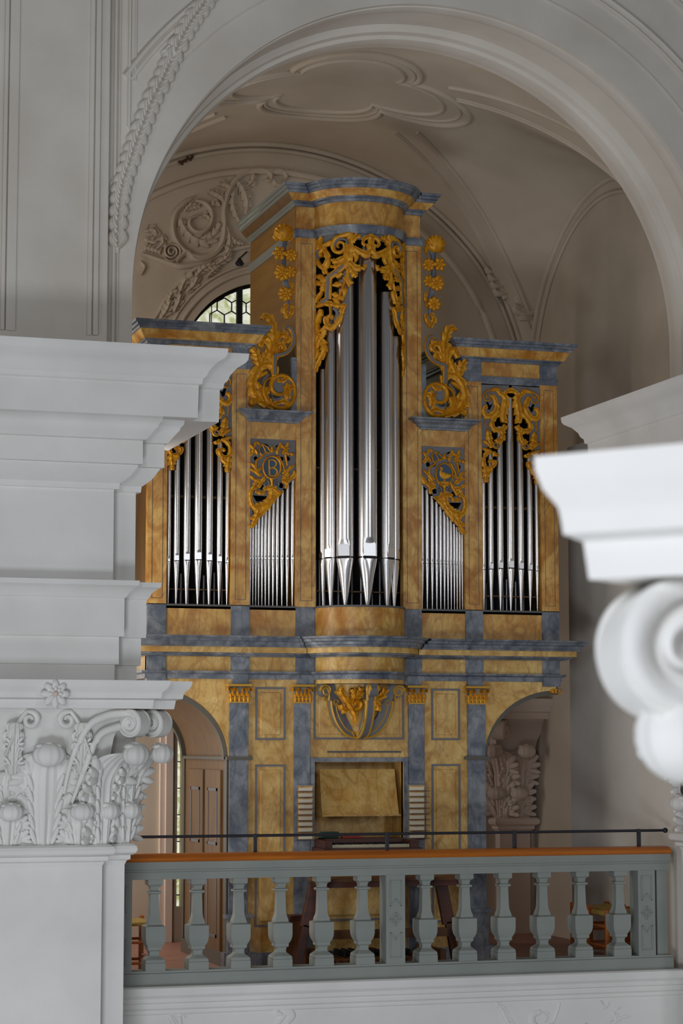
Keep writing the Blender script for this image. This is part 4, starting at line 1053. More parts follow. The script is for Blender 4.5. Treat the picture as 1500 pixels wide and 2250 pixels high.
# overhanging wings: spandrel, barrel soffit, arch edges and pendant
OE = 1.80; RZ = zo(1517, 1190)-ZI
for s in (-1, 1):
    # arc from the outer end (top) to the impost beside the lower case
    A = [(xo(s*(L3+(OE-L3)*(1-math.cos(PI/2*k/24)))), ZI+RZ*math.sin(PI/2*k/24)) for k in range(25)]
    outl = [(xo(s*L3), ZA0), (xo(s*L3), ZI)]+A[1:]+[(xo(s*(OE)), ZA0)]
    m = MB(); m.plate([outl], wallmap(OY), -.045, 0, OCHREP); part(m, 'spandrel')
    m = MB(); m.rings([[(x, OY+.04, z) for x, z in A], [(x, 19.05, z) for x, z in A]], WOODC, closed=False, cap=False); part(m, 'arched_soffit', sm=30)
    for y in (OY+.03, 18.99):
        m = MB(); B_ = [(xo(s*(L3+.035+(OE-L3-.0)*(1-math.cos(PI/2*k/24)))), ZI+(RZ-.035)*math.sin(PI/2*k/24)) for k in range(25)]
        m.rings([[(a[0], yy, a[1]) for a in A] for yy in (y, y+.06)], WOODG, closed=False, cap=False)
        rs = [[(A[k][0], y, A[k][1]+.001), (B_[k][0], y, B_[k][1]), (B_[k][0], y+.06, B_[k][1]), (A[k][0], y+.06, A[k][1]+.001)] for k in range(25)]
        m.rings(rs, WOODG); part(m, 'arch_edge', sm=30)
    m = MB(); m.box(xo(s*(OE-.02)), xo(s*(O5-.012)), OY+.02, 18.93, ZI+RZ, ZA0+.02, WOODC)
    m.box(xo(s*(L3+.01)), xo(s*(O5-.012)), OY+.02, 18.93, ZA0+.01, Zp-.02, WOODC); part(m, 'wing_underside')
    m = MB()
    for q, (rr2, dx) in enumerate(((.026, .035), (.020, .0), (.018, -.03))):
        m.tube([(xo(s*(OE-.01))+s*dx, OY-.02, ZI+RZ-.005), (xo(s*(OE-.01))+s*dx, OY+.08, ZI+RZ-.005)], rr2, GOLD, n=14)
    m.stroke(spiral(xo(s*(OE+.025)), ZI+RZ-.005, .024, .006, 1.2, n=14), (.009, .006), lambda a, b, d: (a, OY-.02-d, b), .006, GREYP)
    part(m, 'pendant', sm=40)
# pilasters, their gilded capitals and pedestals
ZPB = zo(1998, 1068)
for s in (-1, 1):
    for a, b, vb in ((L2, L3, ZPB), (L0, L1, .25)):
        x0_, x1_ = sorted((xo(s*a), xo(s*b)))
        m = MB(); m.box(x0_, x1_, OY-.022, OY+.03, vb, ZK0, GREY); p = part(m, 'case_pilaster')
        if a == L2:
            m = MB(); m.box(x0_-.01, x1_+.01, OY-.045, OY+.03, .12, vb-.02, GREY); m.box(x0_-.035, x1_+.035, OY-.06, OY+.03, vb-.02, vb+.012, GREY)
            m.box(x0_-.05, x1_+.06, OY-.08, OY+.03, 0, .13, GREY); m.build('pedestal', p)
            m = MB(); m.box(x0_-.03, x1_+.03, OY-.05, OY+.03, ZI-.014, ZI+.012, WOODG); m.build('impost_moulding', p)
        else:
            m = MB(); m.box(x0_-.01, x1_+.01, OY-.04, OY+.03, 0, .25, GREY); m.build('pedestal', p)
        # capital: flared block with leaves and small volutes
        m = MB(); w_ = x1_-x0_; cxp = (x0_+x1_)/2; hz = ZB0-ZK0
        def rect(hw2, y, z): return [(cxp-hw2, y, z), (cxp+hw2, y, z), (cxp+hw2, OY+.03, z), (cxp-hw2, OY+.03, z)]
        m.rings([rect(w_/2*.97, OY-.026, ZK0), rect(w_/2, OY-.03, ZK0+hz*.5), rect(w_/2*1.12, OY-.04, ZK0+hz*.85)], GREY)
        m.rings([rect(w_/2*1.28, OY-.062, ZK0+hz*.88), rect(w_/2*1.32, OY-.066, ZB0)], GOLDD)
        m.rings([rect(w_/2*1.02, OY-.034, ZK0), rect(w_/2*1.02, OY-.034, ZK0+hz*.07)], GOLDD)
        fm = lambda a_, b_, d: (cxp+a_, OY-.032-d, ZK0+b_)
        for i in range(5):
            xx = (-.5+i/4)*w_*.92
            m.stroke([(xx, .01), (xx*1.02, hz*.3), (xx*1.1, hz*.5)], (w_*.2, w_*.21, w_*.1), fm, .016, GOLD, lobes=2)
        for i in range(4):
            xx = (-.375+i/4)*w_*.95
            m.stroke([(xx, hz*.35), (xx*1.05, hz*.6), (xx*1.12, hz*.78)], (w_*.10, w_*.14, w_*.06), fm, .022, GOLD, lobes=2)
        for q in (-1, 1):
            for c0 in (.50, .16):
                m.stroke(spiral(q*w_*(c0+.04), hz*.72, w_*.12, w_*.03, 1.3, a0=PI/2, ccw=-q, n=14), (w_*.05, w_*.035), fm, .03, GOLD)
        m.build('pilaster_capital', p, smooth=50)
# raised frames on the front
def frame(x0, x1, z0, z1, t, mt, name='panel_frame', yy=OY, inner=True):
    x0, x1 = min(x0, x1), max(x0, x1); m = MB()
    for (a, b, c, d_) in ((x0, x0+t, z0, z1), (x1-t, x1, z0, z1), (x0+t, x1-t, z0, z0+t), (x0+t, x1-t, z1-t, z1)): m.box(a, b, yy-.008, yy+.004, c, d_, mt)
    p = part(m, name)
    if inner:
        m = MB(); i = t+.028
        m.box(x0+i, x1-i, yy-.012, yy+.004, z0+i, z1-i, OCHREP); m.build('raised_panel', p, bevel=.006)
for s in (-1, 1):
    frame(xo(s*.645), xo(s*.905), zo(1626, 592), zo(1510, 592), .016, GREYP)
    frame(xo(s*.645), xo(s*.905), zo(2036, 592), zo(1680, 592), .016, GREYP)
frame(xo(-.40), xo(.40), zo(1625, 787), zo(1512, 787), .016, GREYP)
frame(xo(-.395-.035), xo(.395+.035), .90, NZ1+.035, .035, GREY, 'niche_frame', OY-.012, inner=False)
frame(xo(-.40), xo(.40), .36, .80, .016, GREYP, inner=True)
MB().box(xo(-.28), xo(.37), OY-.006, OY+.01, zo(1654, 790), zo(1650, 790), LINE).build('bracket_shadow_line', organ)  # bracket's cast shadow, drawn as a thin grey bar
m = MB()
for a, b in ((-L2, -L1), (-L0, L0), (L1, L2)): m.box(xo(a), xo(b), OY-.03, OY+.03, 0, .12, GREY)
part(m, 'plinth')
# sloping music desk lid
m = MB()
zt0, zt1 = zo(1690, 787, OY+.1), zo(1790, 787, OY-.02)
x0_, x1_ = W(703, 1690, OY+.1)[0], W(868, 1690, OY+.1)[0]; x2_, x3_ = W(707, 1790, OY-.03)[0], W(876, 1788, OY-.03)[0]
vs = [(x2_, OY-.03, zt1), (x3_, OY-.03, zt1), (x1_, OY+.12, zt0), (x0_, OY+.12, zt0), (x2_, OY-.008, zt1-.004), (x3_, OY-.008, zt1-.004), (x1_, OY+.14, zt0), (x0_, OY+.14, zt0)]
m.add(vs, [(0, 1, 2, 3), (7, 6, 5, 4), (0, 4, 5, 1), (1, 5, 6, 2), (2, 6, 7, 3), (3, 7, 4, 0)], OCHREP)
part(m, 'music_desk_lid')
m = MB(); m.box(x2_, x3_+.01, OY-.055, OY-.02, zt1-.012, zt1, OCHREP); part(m, 'desk_ledge')
# key desk
zk = zo(1866, 790, OY-.25)
m = MB(); m.box(xo(-.42), xo(.44), OY-.34, OY+.25, zk-.03, zk+.012, DKWOOD); m.box(xo(-.40), xo(-.33), OY-.30, OY+.1, zk+.01, zk+.075, DKWOOD); m.box(xo(.35), xo(.42), OY-.30, OY+.1, zk+.01, zk+.075, DKWOOD)
m.box(xo(-.33), xo(.35), OY-.13, OY+.1, zk+.01, zk+.085, DKWOOD); kd = part(m, 'key_desk', bevel=.003)
nk = 32
for i in range(nk):
    a = -.325+.67*i/nk
    MB().box(xo(a+.0008), xo(a+.67/nk-.0008), OY-.285, OY-.13, zk+.014, zk+.038, IVORY).build('white_key', kd)
    if i % 7 not in (2, 6): MB().box(xo(a+.67/nk*.72), xo(a+.67/nk*1.28), OY-.225, OY-.13, zk+.038, zk+.052, BLACK).build('black_key', kd)
# stop jambs with label plates and levers
for s in (-1, 1):
    x0_, x1_ = (W(648, 1780, OY)[0], W(675, 1780, OY)[0]) if s == -1 else (W(899, 1780, OY)[0], W(931, 1780, OY)[0])
    x0_, x1_ = (xo(-.545), xo(-.425)) if s == -1 else (xo(.43), xo(.56))
    m = MB(); zt_, zb_ = zo(1724, 662), zo(1846, 662)
    m.box(x0_-.02, x1_+.02, OY-.045, OY-.02, zb_, zt_, GREY); m.box(x0_-.004, x1_+.004, OY-.049, OY-.04, zb_+.01, zt_-.01, OCHREP)
    jb = part(m, 'stop_jamb')
    for i in range(9):
        v = 1733.6+12.7*i+(4 if i == 8 else 0)
        zc_ = zo(v, 662)
        MB().box(x0_+.004, x1_-.004, OY-.056, OY-.046, zc_-.0165, zc_+.012, PORC).build('stop_label', jb)
        ex = .035 if s == 1 else 0
        MB().box(x0_-.004, x1_+.004+ex, OY-.085, OY-.05, zc_-.0235, zc_-.0185, DKWOOD).build('stop_lever', jb)
# corbel under the round tower
ZR1, ZR0 = ZA0-.036, zo(1622, 790)
m = MB()
hull = [[(CX-(BA*.62*q)*math.cos(PI*k/16), OY-(BB*.50*q)*math.sin(PI*k/16), z) for k in range(17)] for z, q in ((ZR1, 1.1), (ZR1-.10, .95), (ZR1-.22, .70), (ZR0+.04, .34), (ZR0, .1))]
m.rings(hull, OCHREP, closed=False, cap=False); cbl = part(m, 'corbel', sm=40)
def rib(phi, name):
    a = math.radians(phi); o = Vector((math.sin(a)*1.0, -math.cos(a)*(BB/BA), 0)); t = Vector((math.cos(a), math.sin(a), 0)); c = Vector((CX, OY, 0))
    Hh = ZR1-ZR0; hw2 = .032
    # outline of the S console in (radius, height from bottom)
    outer = crom([(.035, .0), (.10, .012), (.17, .05), (.24, .14), (.275, .24), (.285, .32), (.30, .38), (.335, .43), (.375, Hh-.02), (.37, Hh)], 4)
    outer = [(r_*1.0, min(z_, Hh)) for r_, z_ in outer]
    inner = [(.20, Hh), (.20, Hh*.7), (.15, Hh*.4), (.05, .06)]
    m = MB()
    mp = lambda r_, z_, d: tuple(c+o*r_+t*d+Vector((0, 0, ZR0+z_)))
    m.plate([outer+inner], mp, -hw2, hw2, GREYP)
    for sg in (-1, 1):
        ms = lambda r_, z_, d, sg=sg: tuple(c+o*r_+t*sg*(hw2+d)+Vector((0, 0, ZR0+z_)))
        m.stroke([(.31, .31), (.305, .36), (.33, .42)]+[(.335+px, Hh-.055+pz) for px, pz in spiral(0, 0, .052, .012, 1.6, a0=0, ccw=1, n=26)], (.015, .018, .019, .016, .012), ms, .014, GOLDD, sub=3)
        m.stroke([(.04, .0), (.10, .012), (.17, .05), (.24, .14), (.275, .24), (.285, .31)], (.018, .018), ms, .012, GOLDD)
        m.stroke([(.05, .045), (.10, .055), (.15, .085), (.205, .16), (.235, .24), (.235, .29)], (.012, .012), ms, .010, GOLDD)
        m.stroke([(.235+px, .30+pz) for px, pz in spiral(0, 0, .03, .008, 1.2, a0=-PI/2, ccw=1, n=14)], (.012, .009), ms, .012, GOLDD, sub=3)
        m.stroke([(.06+px, .03+pz) for px, pz in spiral(0, 0, .028, .008, 1.3, a0=0, ccw=1, n=14)], (.010, .009), ms, .014, GOLDD, sub=3)
    # rolled top facing out
    rs = [[tuple(c+o*(.335+.05*math.cos(q))+t*w2+Vector((0, 0, ZR1-.055+.05*math.sin(q)))) for q in [2*PI*k/20 for k in range(20)]] for w2 in (-hw2-.004, hw2+.004)]
    m.rings(rs, GREYP)
    m.build('scroll_bracket', cbl, smooth=35)
for ph in (-78, 4, 78): rib(ph, '')
TC = tr(640, 1480, 5.0); MPC = mapY(OY-.19); KC = dict(mp=MPC, T=TC, q=1/5.)
m = MB()
S(m, [(690, 560), (690, 470), (650, 380), (590, 290), (530, 200), (560, 170)], (20, 60, 70, 70, 90, 60), lobes=6, h=.05, **KC)
S(m, [(620, 400), (560, 400), (540, 340)], (60, 70, 50), lobes=2, h=.04, **KC); S(m, [(680, 400), (740, 380), (750, 320), (700, 310), (680, 350)], (50, 60, 60, 50, 24), h=.05, **KC)
S(m, [(650, 330), (680, 250), (660, 170)], (60, 90, 50), lobes=3, h=.05, **KC); S(m, [(700, 280), (740, 220), (760, 160)], (60, 90, 50), lobes=3, h=.05, **KC); S(m, [(600, 260), (620, 300), (680, 300)], (60, 70, 30), h=.045, **KC)
m2 = MB()
KC2 = dict(mp=mapY(OY-.22), T=TC, q=1/5.)
S(m2, [(905, 350), (930, 280), (990, 240), (1030, 170)], (40, 80, 80, 60), lobes=4, h=.05, **KC2); S(m2, [(910, 300), (940, 360), (940, 410)], (50, 90, 30), lobes=2, h=.05, **KC2)
m.build('corbel_foliage', cbl, smooth=60); m2.build('corbel_foliage', cbl, smooth=60)

# pedalboard
m = MB(); m.box(5.25, 6.25, OY-.62, OY-.02, .0, .06, DKWOOD); m.box(5.22, 5.27, OY-.62, OY, 0, .16, BENCHW); m.box(6.23, 6.28, OY-.62, OY, 0, .16, BENCHW); pb = part(m, 'pedalboard')
for i in range(15): MB().box(5.29+i*.062, 5.315+i*.062, OY-.60, OY-.03, .062, .09, BENCHW).build('pedal', pb)
for i in range(14):
    if i % 7 not in (2, 6): MB().box(5.32+i*.062, 5.342+i*.062, OY-.30, OY-.03, .09, .14, BLACK).build('pedal', pb)

# ================================================================== THINGS ON THE GALLERY
# organ bench
BYc = 16.95
x0_, x1_ = W(688, 1935, BYc)[0], W(1006, 1935, BYc)[0]; zs = W(850, 1926, BYc)[1]
bench = empty('organ_bench', ((x0_+x1_)/2, BYc, 0), 'dark wooden organ bench with splayed legs in front of the key desk', 'bench')
MB().box(x0_, x1_, BYc-.14, BYc+.14, zs-.03, zs, BENCHW).build('seat', bench, bevel=.005)
MB().box(x0_+.03, x1_-.03, BYc-.12, BYc+.12, zs-.075, zs-.031, DKWOOD).build('seat_frame', bench)
for s, (ut, ub) in ((-1, (692, 652)), (1, (968, 1002))):
    xt, xb_ = W(ut, 1945, BYc)[0], W(ub, 2110, BYc)[0]
    m = MB(); m.bar((xt, BYc, zs-.06), ((xt+xb_)/2, BYc, .36), .10, .05, DKWOOD, up=(0, 1, 0)); m.bar(((xt+xb_)/2, BYc, .38), (xb_, BYc, .02), .06, .05, DKWOOD, up=(0, 1, 0))
    m.box(xb_-.04, xb_+.04, BYc-.15, BYc+.15, 0, .04, DKWOOD); m.build('leg', bench, bevel=.004)
MB().box(x0_+.02, x1_-.05, BYc-.02, BYc+.03, .26, .33, BENCHW).build('foot_rest', bench)
b1 = empty('box', (W(648, 2080, 17.2)[0], 17.2, 0), 'upright brown wooden box standing left of the organ bench', 'box')
xbx = W(640, 2080, 17.0)[0]
MB().box(xbx-.02, xbx+.13, 17.13, 17.28, 0, .40, BENCHW).build('box_body', b1, bevel=.004); MB().box(xbx-.04, xbx+.15, 17.12, 17.30, .40, .44, DKWOOD).build('lid', b1)
# books on the key desk
zt2 = zk+.085
m = MB(); a, b = W(702, 1838, OY-.08)[0], W(744, 1838, OY-.08)[0]; m.box(a, b, OY-.10, OY-.06, zt2+.001, zt2+.055, BOOKG)
o = m.build('folded_cloth', smooth=None, bevel=.012); tag(o, 'folded dark green cloth on the left of the key desk', 'cloth')
m = MB(); a, b = W(752, 1838, OY-.08)[0], W(793, 1838, OY-.08)[0]; m.box(a, b, OY-.11, OY-.02, zt2+.001, zt2+.014, BOOKR)
o = m.build('booklet', bevel=.002); tag(o, 'thin red booklet lying on the middle of the key desk', 'book')

# stools
def stool(x, y, hw3, label):
    t = empty('stool', (x, y, 0), label, 'stool', None)
    m = MB()
    n = 9
    rs = []
    for i in range(n):
        q = -1+2*i/(n-1); rs.append([(x+q*hw3, y-hw3, .445-.012*(1-q*q)), (x+q*hw3, y+hw3, .445-.012*(1-q*q)), (x+q*hw3, y+hw3, .405), (x+q*hw3, y-hw3, .405)])
    m.rings(rs, STRAW); m.build('seat', t, bevel=.01)
    for sx in (-1, 1):
        for sy in (-1, 1): MB().box(x+sx*hw3-.018, x+sx*hw3+.018, y+sy*hw3-.018, y+sy*hw3+.018, 0, .46, CHAIRW).build('leg', t, bevel=.004)
    for sy in (-1, 1):
        for z in (.12, .28): MB().tube([(x-hw3, y+sy*hw3, z), (x+hw3, y+sy*hw3, z)], .011, CHAIRW).build('rung', t, smooth=40)
    for sx in (-1, 1):
        for z in (.16, .32): MB().tube([(x+sx*hw3, y-hw3, z), (x+sx*hw3, y+hw3, z)], .011, CHAIRW).build('rung', t, smooth=40)
    return t
stool(7.79, 16.85, .17, 'wooden stool with woven straw seat behind the right end of the balustrade')
stool(3.66, 17.1, .18, 'straw seated stool behind the left end of the balustrade beside the white pier')
stool(8.2-.0-.32, 17.45, .16, 'second wooden straw stool standing just behind the right hand one')

# ================================================================== BALUSTRADE
BLY = 16.3
bal = empty('balustrade', (CX, BLY, 0), 'grey green balustrade with orange wooden handrail along the gallery edge', 'balustrade')
zb = lambda v, Y=BLY: W(750, v, Y)[1]
XL_, XR_ = xc+.002, W(1470, 1950, BLY-.07)[0]
def runx(name, prof, mt, par=bal, xr_=XR_, **k):
    m = MB(); m.rings([[(x, y, z) for y, z in prof] for x in (XL_, xr_)], mt); return m.build(name, par, **k)
zr1, zr0 = zb(1871, BLY-.11), zb(1888, BLY-.11)
runx('handrail', [(BLY-.115, zr0+.01), (BLY-.10, zr0), (BLY+.10, zr0), (BLY+.115, zr0+.01), (BLY+.12, (zr0+zr1)/2), (BLY+.10, zr1-.01), (BLY+.05, zr1), (BLY-.05, zr1), (BLY-.10, zr1-.01), (BLY-.12, (zr0+zr1)/2)], RAILW, smooth=50)
zt_, zu = zb(1925, BLY-.07), zr0
hh = zu-zt_
runx('top_rail', [(BLY-.10, zu), (BLY-.10, zu-hh*.10), (BLY-.095, zu-hh*.42), (BLY-.085, zu-hh*.46), (BLY-.085, zu-hh*.54), (BLY-.075, zu-hh*.60), (BLY-.075, zt_), (BLY+.075, zt_), (BLY+.10, zu)], GREEN)
zbb, zbt = zb(2153, BLY-.09), zb(2121, BLY-.09)
m = MB(); m.rings([[(x, y, z) for y, z in [(BLY-.09, zbb), (BLY-.09, zbt-.02), (BLY-.08, zbt-.015), (BLY-.08, zbt), (BLY+.08, zbt), (BLY+.09, zbb)]] for x in (XL_, XR_+.015)], GREEN); m.build('bottom_rail', bal)
z0b, z1b = zbt, zt_; H = z1b-z0b
PR = [(186, 255), (186, 320), (172, 328), (120, 345), (102, 385), (110, 398), (155, 408), (158, 430), (112, 440), (105, 460), (112, 560), (118, 690), (130, 745), (165, 800), (172, 828), (205, 836), (250, 846), (250, 985), (243, 1020), (225, 1060), (185, 1098), (172, 1112), (175, 1128), (175, 1142), (150, 1150), (125, 1165), (115, 1195), (130, 1220), (195, 1248), (230, 1262), (246, 1285), (246, 1296), (238, 1302), (252, 1306), (252, 1400)]
PR = [(w_/5.769/2*.00351, z1b-H*(y-255)/(1400-255)) for w_, y in PR]
bx = [W(u, 2010, BLY-.07)[0] for u in (342, 437, 529, 621, 712, 802, 940, 1027, 1112, 1198, 1282, 1366)]
for x in bx:
    m = MB(); m.lathe([(r_, z) for r_, z in reversed(PR)], x, BLY, GREEN, sq=True); m.build('baluster', bal, smooth=25)
def bpost(x, hw4):
    m = MB(); m.box(x-hw4, x+hw4, BLY-.078, BLY+.078, z0b, z1b, GREEN); p = m.build('balustrade_post', bal)
    m = MB(); y0, y1 = BLY-.084, BLY-.076; t = .009; a = hw4*.58; zm = (z0b+z1b)/2
    for s in (-1, 1):
        zo_, zi_ = zm+s*(H/2-.045), zm+s*.10
        for p_, q_ in (((-a, zo_), (a, zo_)), ((-a, zo_), (-a, zi_)), ((a, zo_), (a, zi_)), ((-a, zi_), (0, zi_-s*.055+s*.11)), ((a, zi_), (0, zi_-s*.055+s*.11))):
            m.bar((x+p_[0], y0+.003, p_[1]), (x+q_[0], y0+.003, q_[1]), t, t, GREEN)
    for r_ in (.050, .024):
        D = [(0, r_), (r_*.95, 0), (0, -r_), (-r_*.95, 0)]
        for k in range(4): m.bar((x+D[k][0], y0+.003, zm+D[k][1]), (x+D[(k+1) % 4][0], y0+.003, zm+D[(k+1) % 4][1]), t, t, GREEN)
    m.build('lozenge_panel', p)
bpost(W(869, 2010, BLY-.08)[0], .078); bpost(W(1421, 2010, BLY-.08)[0], .075); bpost((xc+.004+W(290, 2010, BLY-.08)[0])/2, (W(290, 2010, BLY-.08)[0]-xc-.004)/2)
m = MB(); m.box(W(1444, 2010, BLY-.06)[0], W(1466, 2010, BLY-.06)[0], BLY-.055, BLY+.06, z0b, z1b, GREEN); m.build('balustrade_post', bal)
# iron rail on top
zi = W(750, 1833.5, BLY)[1]
rail = empty('iron_railing', (CX, BLY, zr1), 'thin dark iron safety rail standing on the orange handrail', 'railing')
xe_ = W(1461, 1826, BLY)[0]
MB().tube([(xc+.005, BLY, zi), (xe_, BLY, zi)], .0115, IRON, n=10).build('rail', rail, smooth=50)
m = MB(); m.ell((xe_, BLY, zi), ((.022, 0, 0), (0, .022, 0), (0, 0, .022)), IRON, nu=12, nv=8); m.build('end_ball', rail, smooth=60)
for u in (560, 850, 1130, 1403):
    x = W(u, 1850, BLY)[0]; m = MB(); m.box(x-.0145, x+.0145, BLY-.012, BLY+.012, zr1+.0005, zi+.014, IRON); m.build('rail_post', rail, bevel=.003)

# ================================================================== STUCCO ORNAMENT
def relief(name, strokes, T_, q_, Y, mt, label, h=.03, mir=False):
    m = MB(); mp_ = mapY(Y)
    for st in strokes:
        pts, wd = st[0], st[1]; k = dict(st[2]) if len(st) > 2 else {}
        hh_ = k.pop('h', h)
        m.stroke(T_(pts), [w2*q_ for w2 in wd], mp_, hh_, mt, **k)
    o = m.build(name, smooth=60); tag(o, label, 'stucco ornament'); return o
# big scrollwork on the back wall
TB = tr(260, 300, 4.167); qb = 1/4.167
L_ = dict(lobes=5)
relief('stucco_scroll', [
    ([(690, 560), (600, 610), (510, 720), (495, 880), (560, 1010), (690, 1100), (840, 1090), (940, 980), (965, 820), (960, 680), (1000, 520), (1070, 400), (1180, 325), (1310, 310), (1385, 350), (1380, 410), (1330, 400)], (20, 50, 60, 60, 60, 56, 60, 60, 60, 56, 56, 56, 60, 56, 50, 36, 20)),
    ([(700, 590), (790, 620), (845, 700), (840, 800), (780, 870), (700, 875), (645, 820), (655, 760), (720, 730)], (30, 50, 50, 50, 50, 50, 40, 34, 24)),
    ([(560, 760), (600, 850), (680, 930), (790, 960), (880, 900), (930, 800)], (60, 90, 110, 110, 100, 50), dict(lobes=8, lobe=.45)),
    ([(600, 700), (650, 650), (740, 640)], (40, 70, 30), L_), ([(720, 740), (780, 720), (830, 760)], (40, 60, 30), dict(lobes=3)),
    ([(980, 640), (930, 560), (860, 520), (820, 510)], (40, 70, 60, 20), L_), ([(1020, 470), (960, 440), (910, 440)], (40, 60, 20), dict(lobes=3)), ([(920, 640), (870, 600), (860, 640)], (40, 60, 20), dict(lobes=2)),
    ([(1080, 420), (1130, 480), (1170, 600), (1160, 720)], (40, 90, 80, 20), L_), ([(1060, 500), (1040, 600), (1060, 700), (1100, 790)], (40, 70, 60, 20), L_), ([(1230, 350), (1220, 420), (1160, 480)], (40, 70, 20), dict(lobes=3)),
    ([(1390, 330), (1450, 310), (1500, 330), (1530, 380), (1490, 420)], (40, 50, 50, 40, 20)), ([(1400, 400), (1440, 440), (1490, 430)], (40, 60, 20), dict(lobes=2)),
    ([(1540, 330), (1600, 330), (1680, 370)], (40, 60, 20), L_),
    ([(980, 830), (1010, 920), (1000, 1040), (960, 1100)], (40, 70, 60, 20), L_), ([(1000, 900), (1060, 960), (1140, 990)], (40, 60, 14), L_), ([(960, 1000), (1020, 1060), (1010, 1120)], (30, 50, 20), dict(lobes=2)),
    ([(210, 1080), (330, 1120), (450, 1160), (560, 1190), (700, 1175), (850, 1150)], (40, 50, 50, 60, 50, 16)),
    (spiral(480, 1060, 90, 14, 2.4, a0=2.4, ccw=-1, n=40), (26, 20), dict(sub=2)),
    ([(520, 1150), (620, 1060), (700, 1130), (860, 1100), (950, 1010)], (50, 60, 50, 40, 20)),
    ([(230, 860), (300, 850), (340, 900), (310, 950)], (60, 70, 60, 40), L_), ([(230, 940), (300, 960), (380, 920), (400, 980), (350, 1040)], (50, 60, 70, 60, 40), dict(lobes=6)), ([(230, 1010), (300, 1030), (380, 1060)], (60, 60, 40), L_),
    ([(190, 1150), (230, 1200), (200, 1270)], (30, 40, 20)),
], TB, qb, BY-.0, PLAST, 'large scrolled acanthus stucco relief on the back wall above the window', h=.06)
relief('stucco_garland', [
    ([(380, 1670), (430, 1600), (470, 1500)], (40, 110, 60), dict(lobes=4)), ([(500, 1610), (540, 1530), (560, 1450)], (30, 90, 40), dict(lobes=3)), ([(450, 1520), (480, 1450), (560, 1440)], (40, 80, 40), L_),
    ([(560, 1420), (600, 1330), (680, 1280)], (50, 110, 60), dict(lobes=3)), ([(620, 1430), (680, 1370), (720, 1290)], (40, 90, 50), dict(lobes=3)), ([(700, 1290), (780, 1210), (880, 1180)], (50, 90, 40), L_), ([(800, 1300), (860, 1240), (930, 1190)], (20, 60, 16), L_), ([(880, 1190), (980, 1120), (1020, 1040)], (40, 80, 30), L_),
], TB, qb, BY-.0, PLAST, 'leafy stucco garland following the arch of the lunette window', h=.065)
# garland along the big arch, left side
TG = tr(220, 0, 4.017); qg = 1/4.017
gs = []
spine = [(150, 2240), (150, 2020), (165, 1800), (190, 1640), (250, 1450), (310, 1270), (380, 1080), (450, 900), (550, 700), (620, 540), (720, 330), (800, 190), (900, 50), (960, -60)]
gs.append((spine, (30, 60, 60, 60, 60, 60, 60, 60, 60, 60, 60, 60, 60, 60), dict(h=.02)))
for i, (x, y) in enumerate(crom(spine, 2)[1:-1]):
    j = min(i+2, 25); P_ = crom(spine, 2); dx, dy = P_[j][0]-P_[j-2][0], P_[j][1]-P_[j-2][1]; L = math.hypot(dx, dy) or 1; dx, dy = dx/L, dy/L; nx, ny = -dy, dx
    for sd in (-1, 1):
        for kk, (o1, l1) in enumerate(((20, 130), (36, 95))):
            gs.append(([(x+nx*sd*8-dx*40*kk, y+ny*sd*8-dy*40*kk), (x+nx*sd*(o1+20)+dx*l1*.4, y+ny*sd*(o1+20)+dy*l1*.4), (x+nx*sd*(o1+22)+dx*l1, y+ny*sd*(o1+22)+dy*l1)], (40, 84, 10), dict(h=.055)))
gs.append(([(575, 430), (690, 560)], (110, 110), dict(h=.05, crest=False)))
relief('stucco_garland', gs, TG, qg, 15.44, PLASTW, 'bundled leaf garland in stucco climbing the left side of the great arch', h=.03)
# acanthus leaves in the far vault corner
def cornerleaf(u0, v0, u1, v1, Y, wd, label):
    m = MB(); mp_ = mapY(Y)
    m.stroke([(u0, v0), ((u0+u1)/2, (v0+v1)/2), (u1, v1)], (wd*.5, wd*.5, wd*.2), mp_, .03, PLAST)
    L = math.hypot(u1-u0, v1-v0); dx, dy = (u1-u0)/L, (v1-v0)/L; nx, ny = -dy, dx
    for k in range(4):
        for sd in (-1, 1):
            x, y = u0+dx*L*(.12+.2*k), v0+dy*L*(.12+.2*k); w2 = wd*(.9-.12*k)
            m.stroke([(x, y), (x+nx*sd*w2*.5+dx*8, y+ny*sd*w2*.5+dy*8), (x+nx*sd*w2*.62+dx*20, y+ny*sd*w2*.62+dy*20)], (10, 14, 4), mp_, .045, PLAST)
    tag(m.build('stucco_leaf', smooth=60), label, 'stucco ornament')
cornerleaf(1152, 705, 1157, 598, 19.80, 46, 'stucco acanthus leaf where the vault ribs meet in the far right corner')
cornerleaf(1112, 655, 1072, 578, 19.93, 30, 'slim stucco leaf on the back wall rib left of the vault corner')
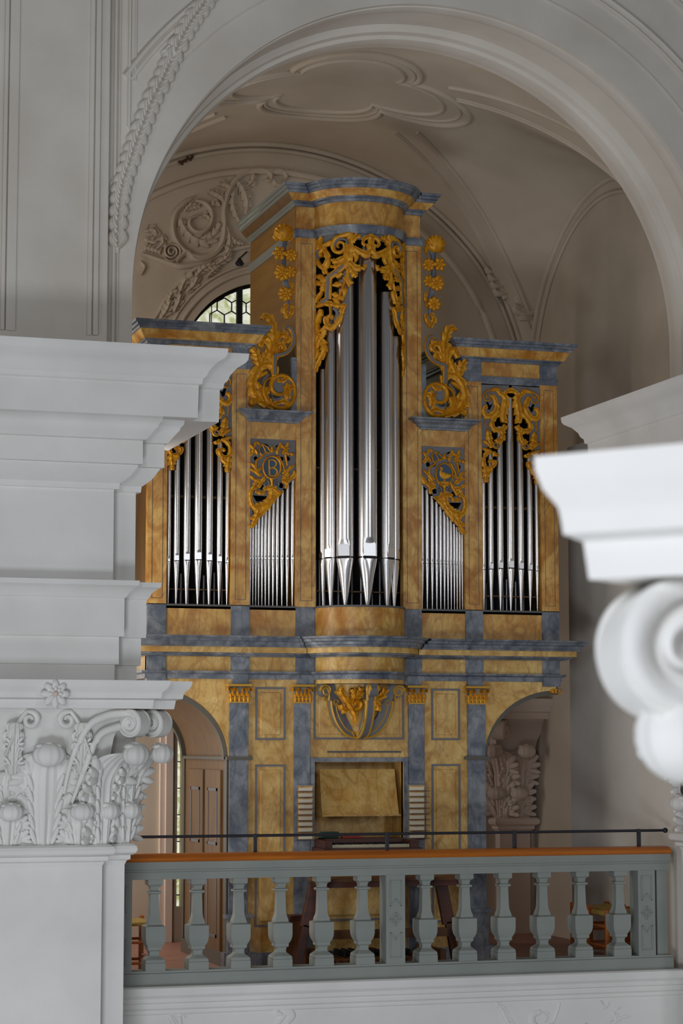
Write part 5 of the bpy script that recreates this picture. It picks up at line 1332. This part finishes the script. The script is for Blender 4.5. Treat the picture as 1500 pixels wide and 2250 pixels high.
# damaged spot on the left wall rib
m = MB()
for k in range(9):
    x, z = W(393+k*3.6, 359-k*1.6+((k*7) % 5-2)*1.6, BY-.04); m.ell((x, BY-.05, z), ((.014, 0, .004), (0, .02, 0), (0, 0, .012+.006*(k % 3))), RUST, nu=7, nv=5)
tag(m.build('crumbled_patch', smooth=60), 'small dark crumbled patch on the rib at the upper left', 'damage')
m = MB(); x, z = W(537, 566, BY-.3); x2, z2 = W(544, 556, BY-.05)
m.lathe([(.03, z-.04), (.045, z-.02), (.02, z+.02), (.008, z+.04)], x, BY-.12, IRON, n=12); m.tube([(x, BY-.12, z+.03), (x2, BY-.01, z2+.02)], .008, IRON)
tag(m.build('wall_spotlight', smooth=40), 'small black spotlight on the back wall left of the tower', 'lamp')
# shallow ornament on the parapet front
TP = tr(260, 1800, 3.0); qp = 1/3.
relief('stucco_relief', [([(330, 1285), (370, 1270), (420, 1290), (440, 1310)], (20, 50, 40, 14), dict(lobes=3)), ([(340, 1290), (360, 1330), (380, 1370)], (40, 50, 40), L_), ([(400, 1300), (410, 1350)], (34, 24))], TP, qp, 16.23, WHITE, 'small curled stucco leaf on the parapet front near the white pier', h=.012)
relief('stucco_relief', [([(1110, 1340), (1140, 1290), (1090, 1250), (1050, 1230), (1040, 1270), (1080, 1290)], (40, 60, 60, 50, 40, 20)), ([(1100, 1240), (1160, 1230), (1180, 1250)], (40, 50, 20), dict(lobes=2)), ([(1100, 1290), (1040, 1360), (1010, 1400)], (20, 24, 20))], TP, qp, 16.23, WHITE, 'curled stucco scroll on the parapet front below the left balusters', h=.012)
TP2 = tr(1000, 1800, 3.0)
relief('stucco_relief', [([(270, 1210), (310, 1260), (350, 1340), (400, 1400)], (30, 60, 60, 40), dict(lobes=6)), ([(560, 1270), (510, 1290), (510, 1340), (560, 1370), (640, 1340), (680, 1240), (685, 1210)], (40, 46, 40, 30, 14, 10, 8)), ([(560, 1270), (600, 1300), (580, 1340)], (30, 50, 20), dict(lobes=2))], TP2, qp, 16.23, WHITE, 'acanthus scroll in stucco on the parapet front below the middle post', h=.012)
relief('stucco_relief', [([(950, 1200), (980, 1240), (1010, 1210)], (24, 30, 16)), ([(1090, 1240), (1040, 1270), (1060, 1320), (1020, 1370), (940, 1380)], (20, 50, 60, 40, 14), dict(lobes=5)), ([(1060, 1330), (1110, 1310), (1150, 1300)], (30, 36, 12), dict(lobes=3)), ([(850, 1350), (930, 1380)], (20, 10))], TP2, qp, 16.23, WHITE, 'leafy stucco scroll on the parapet front at its right end', h=.012)
for o in list(bpy.data.objects):
    if o.type == 'EMPTY' and o.get('kind') is None and o.get('label') is None: bpy.data.objects.remove(o)
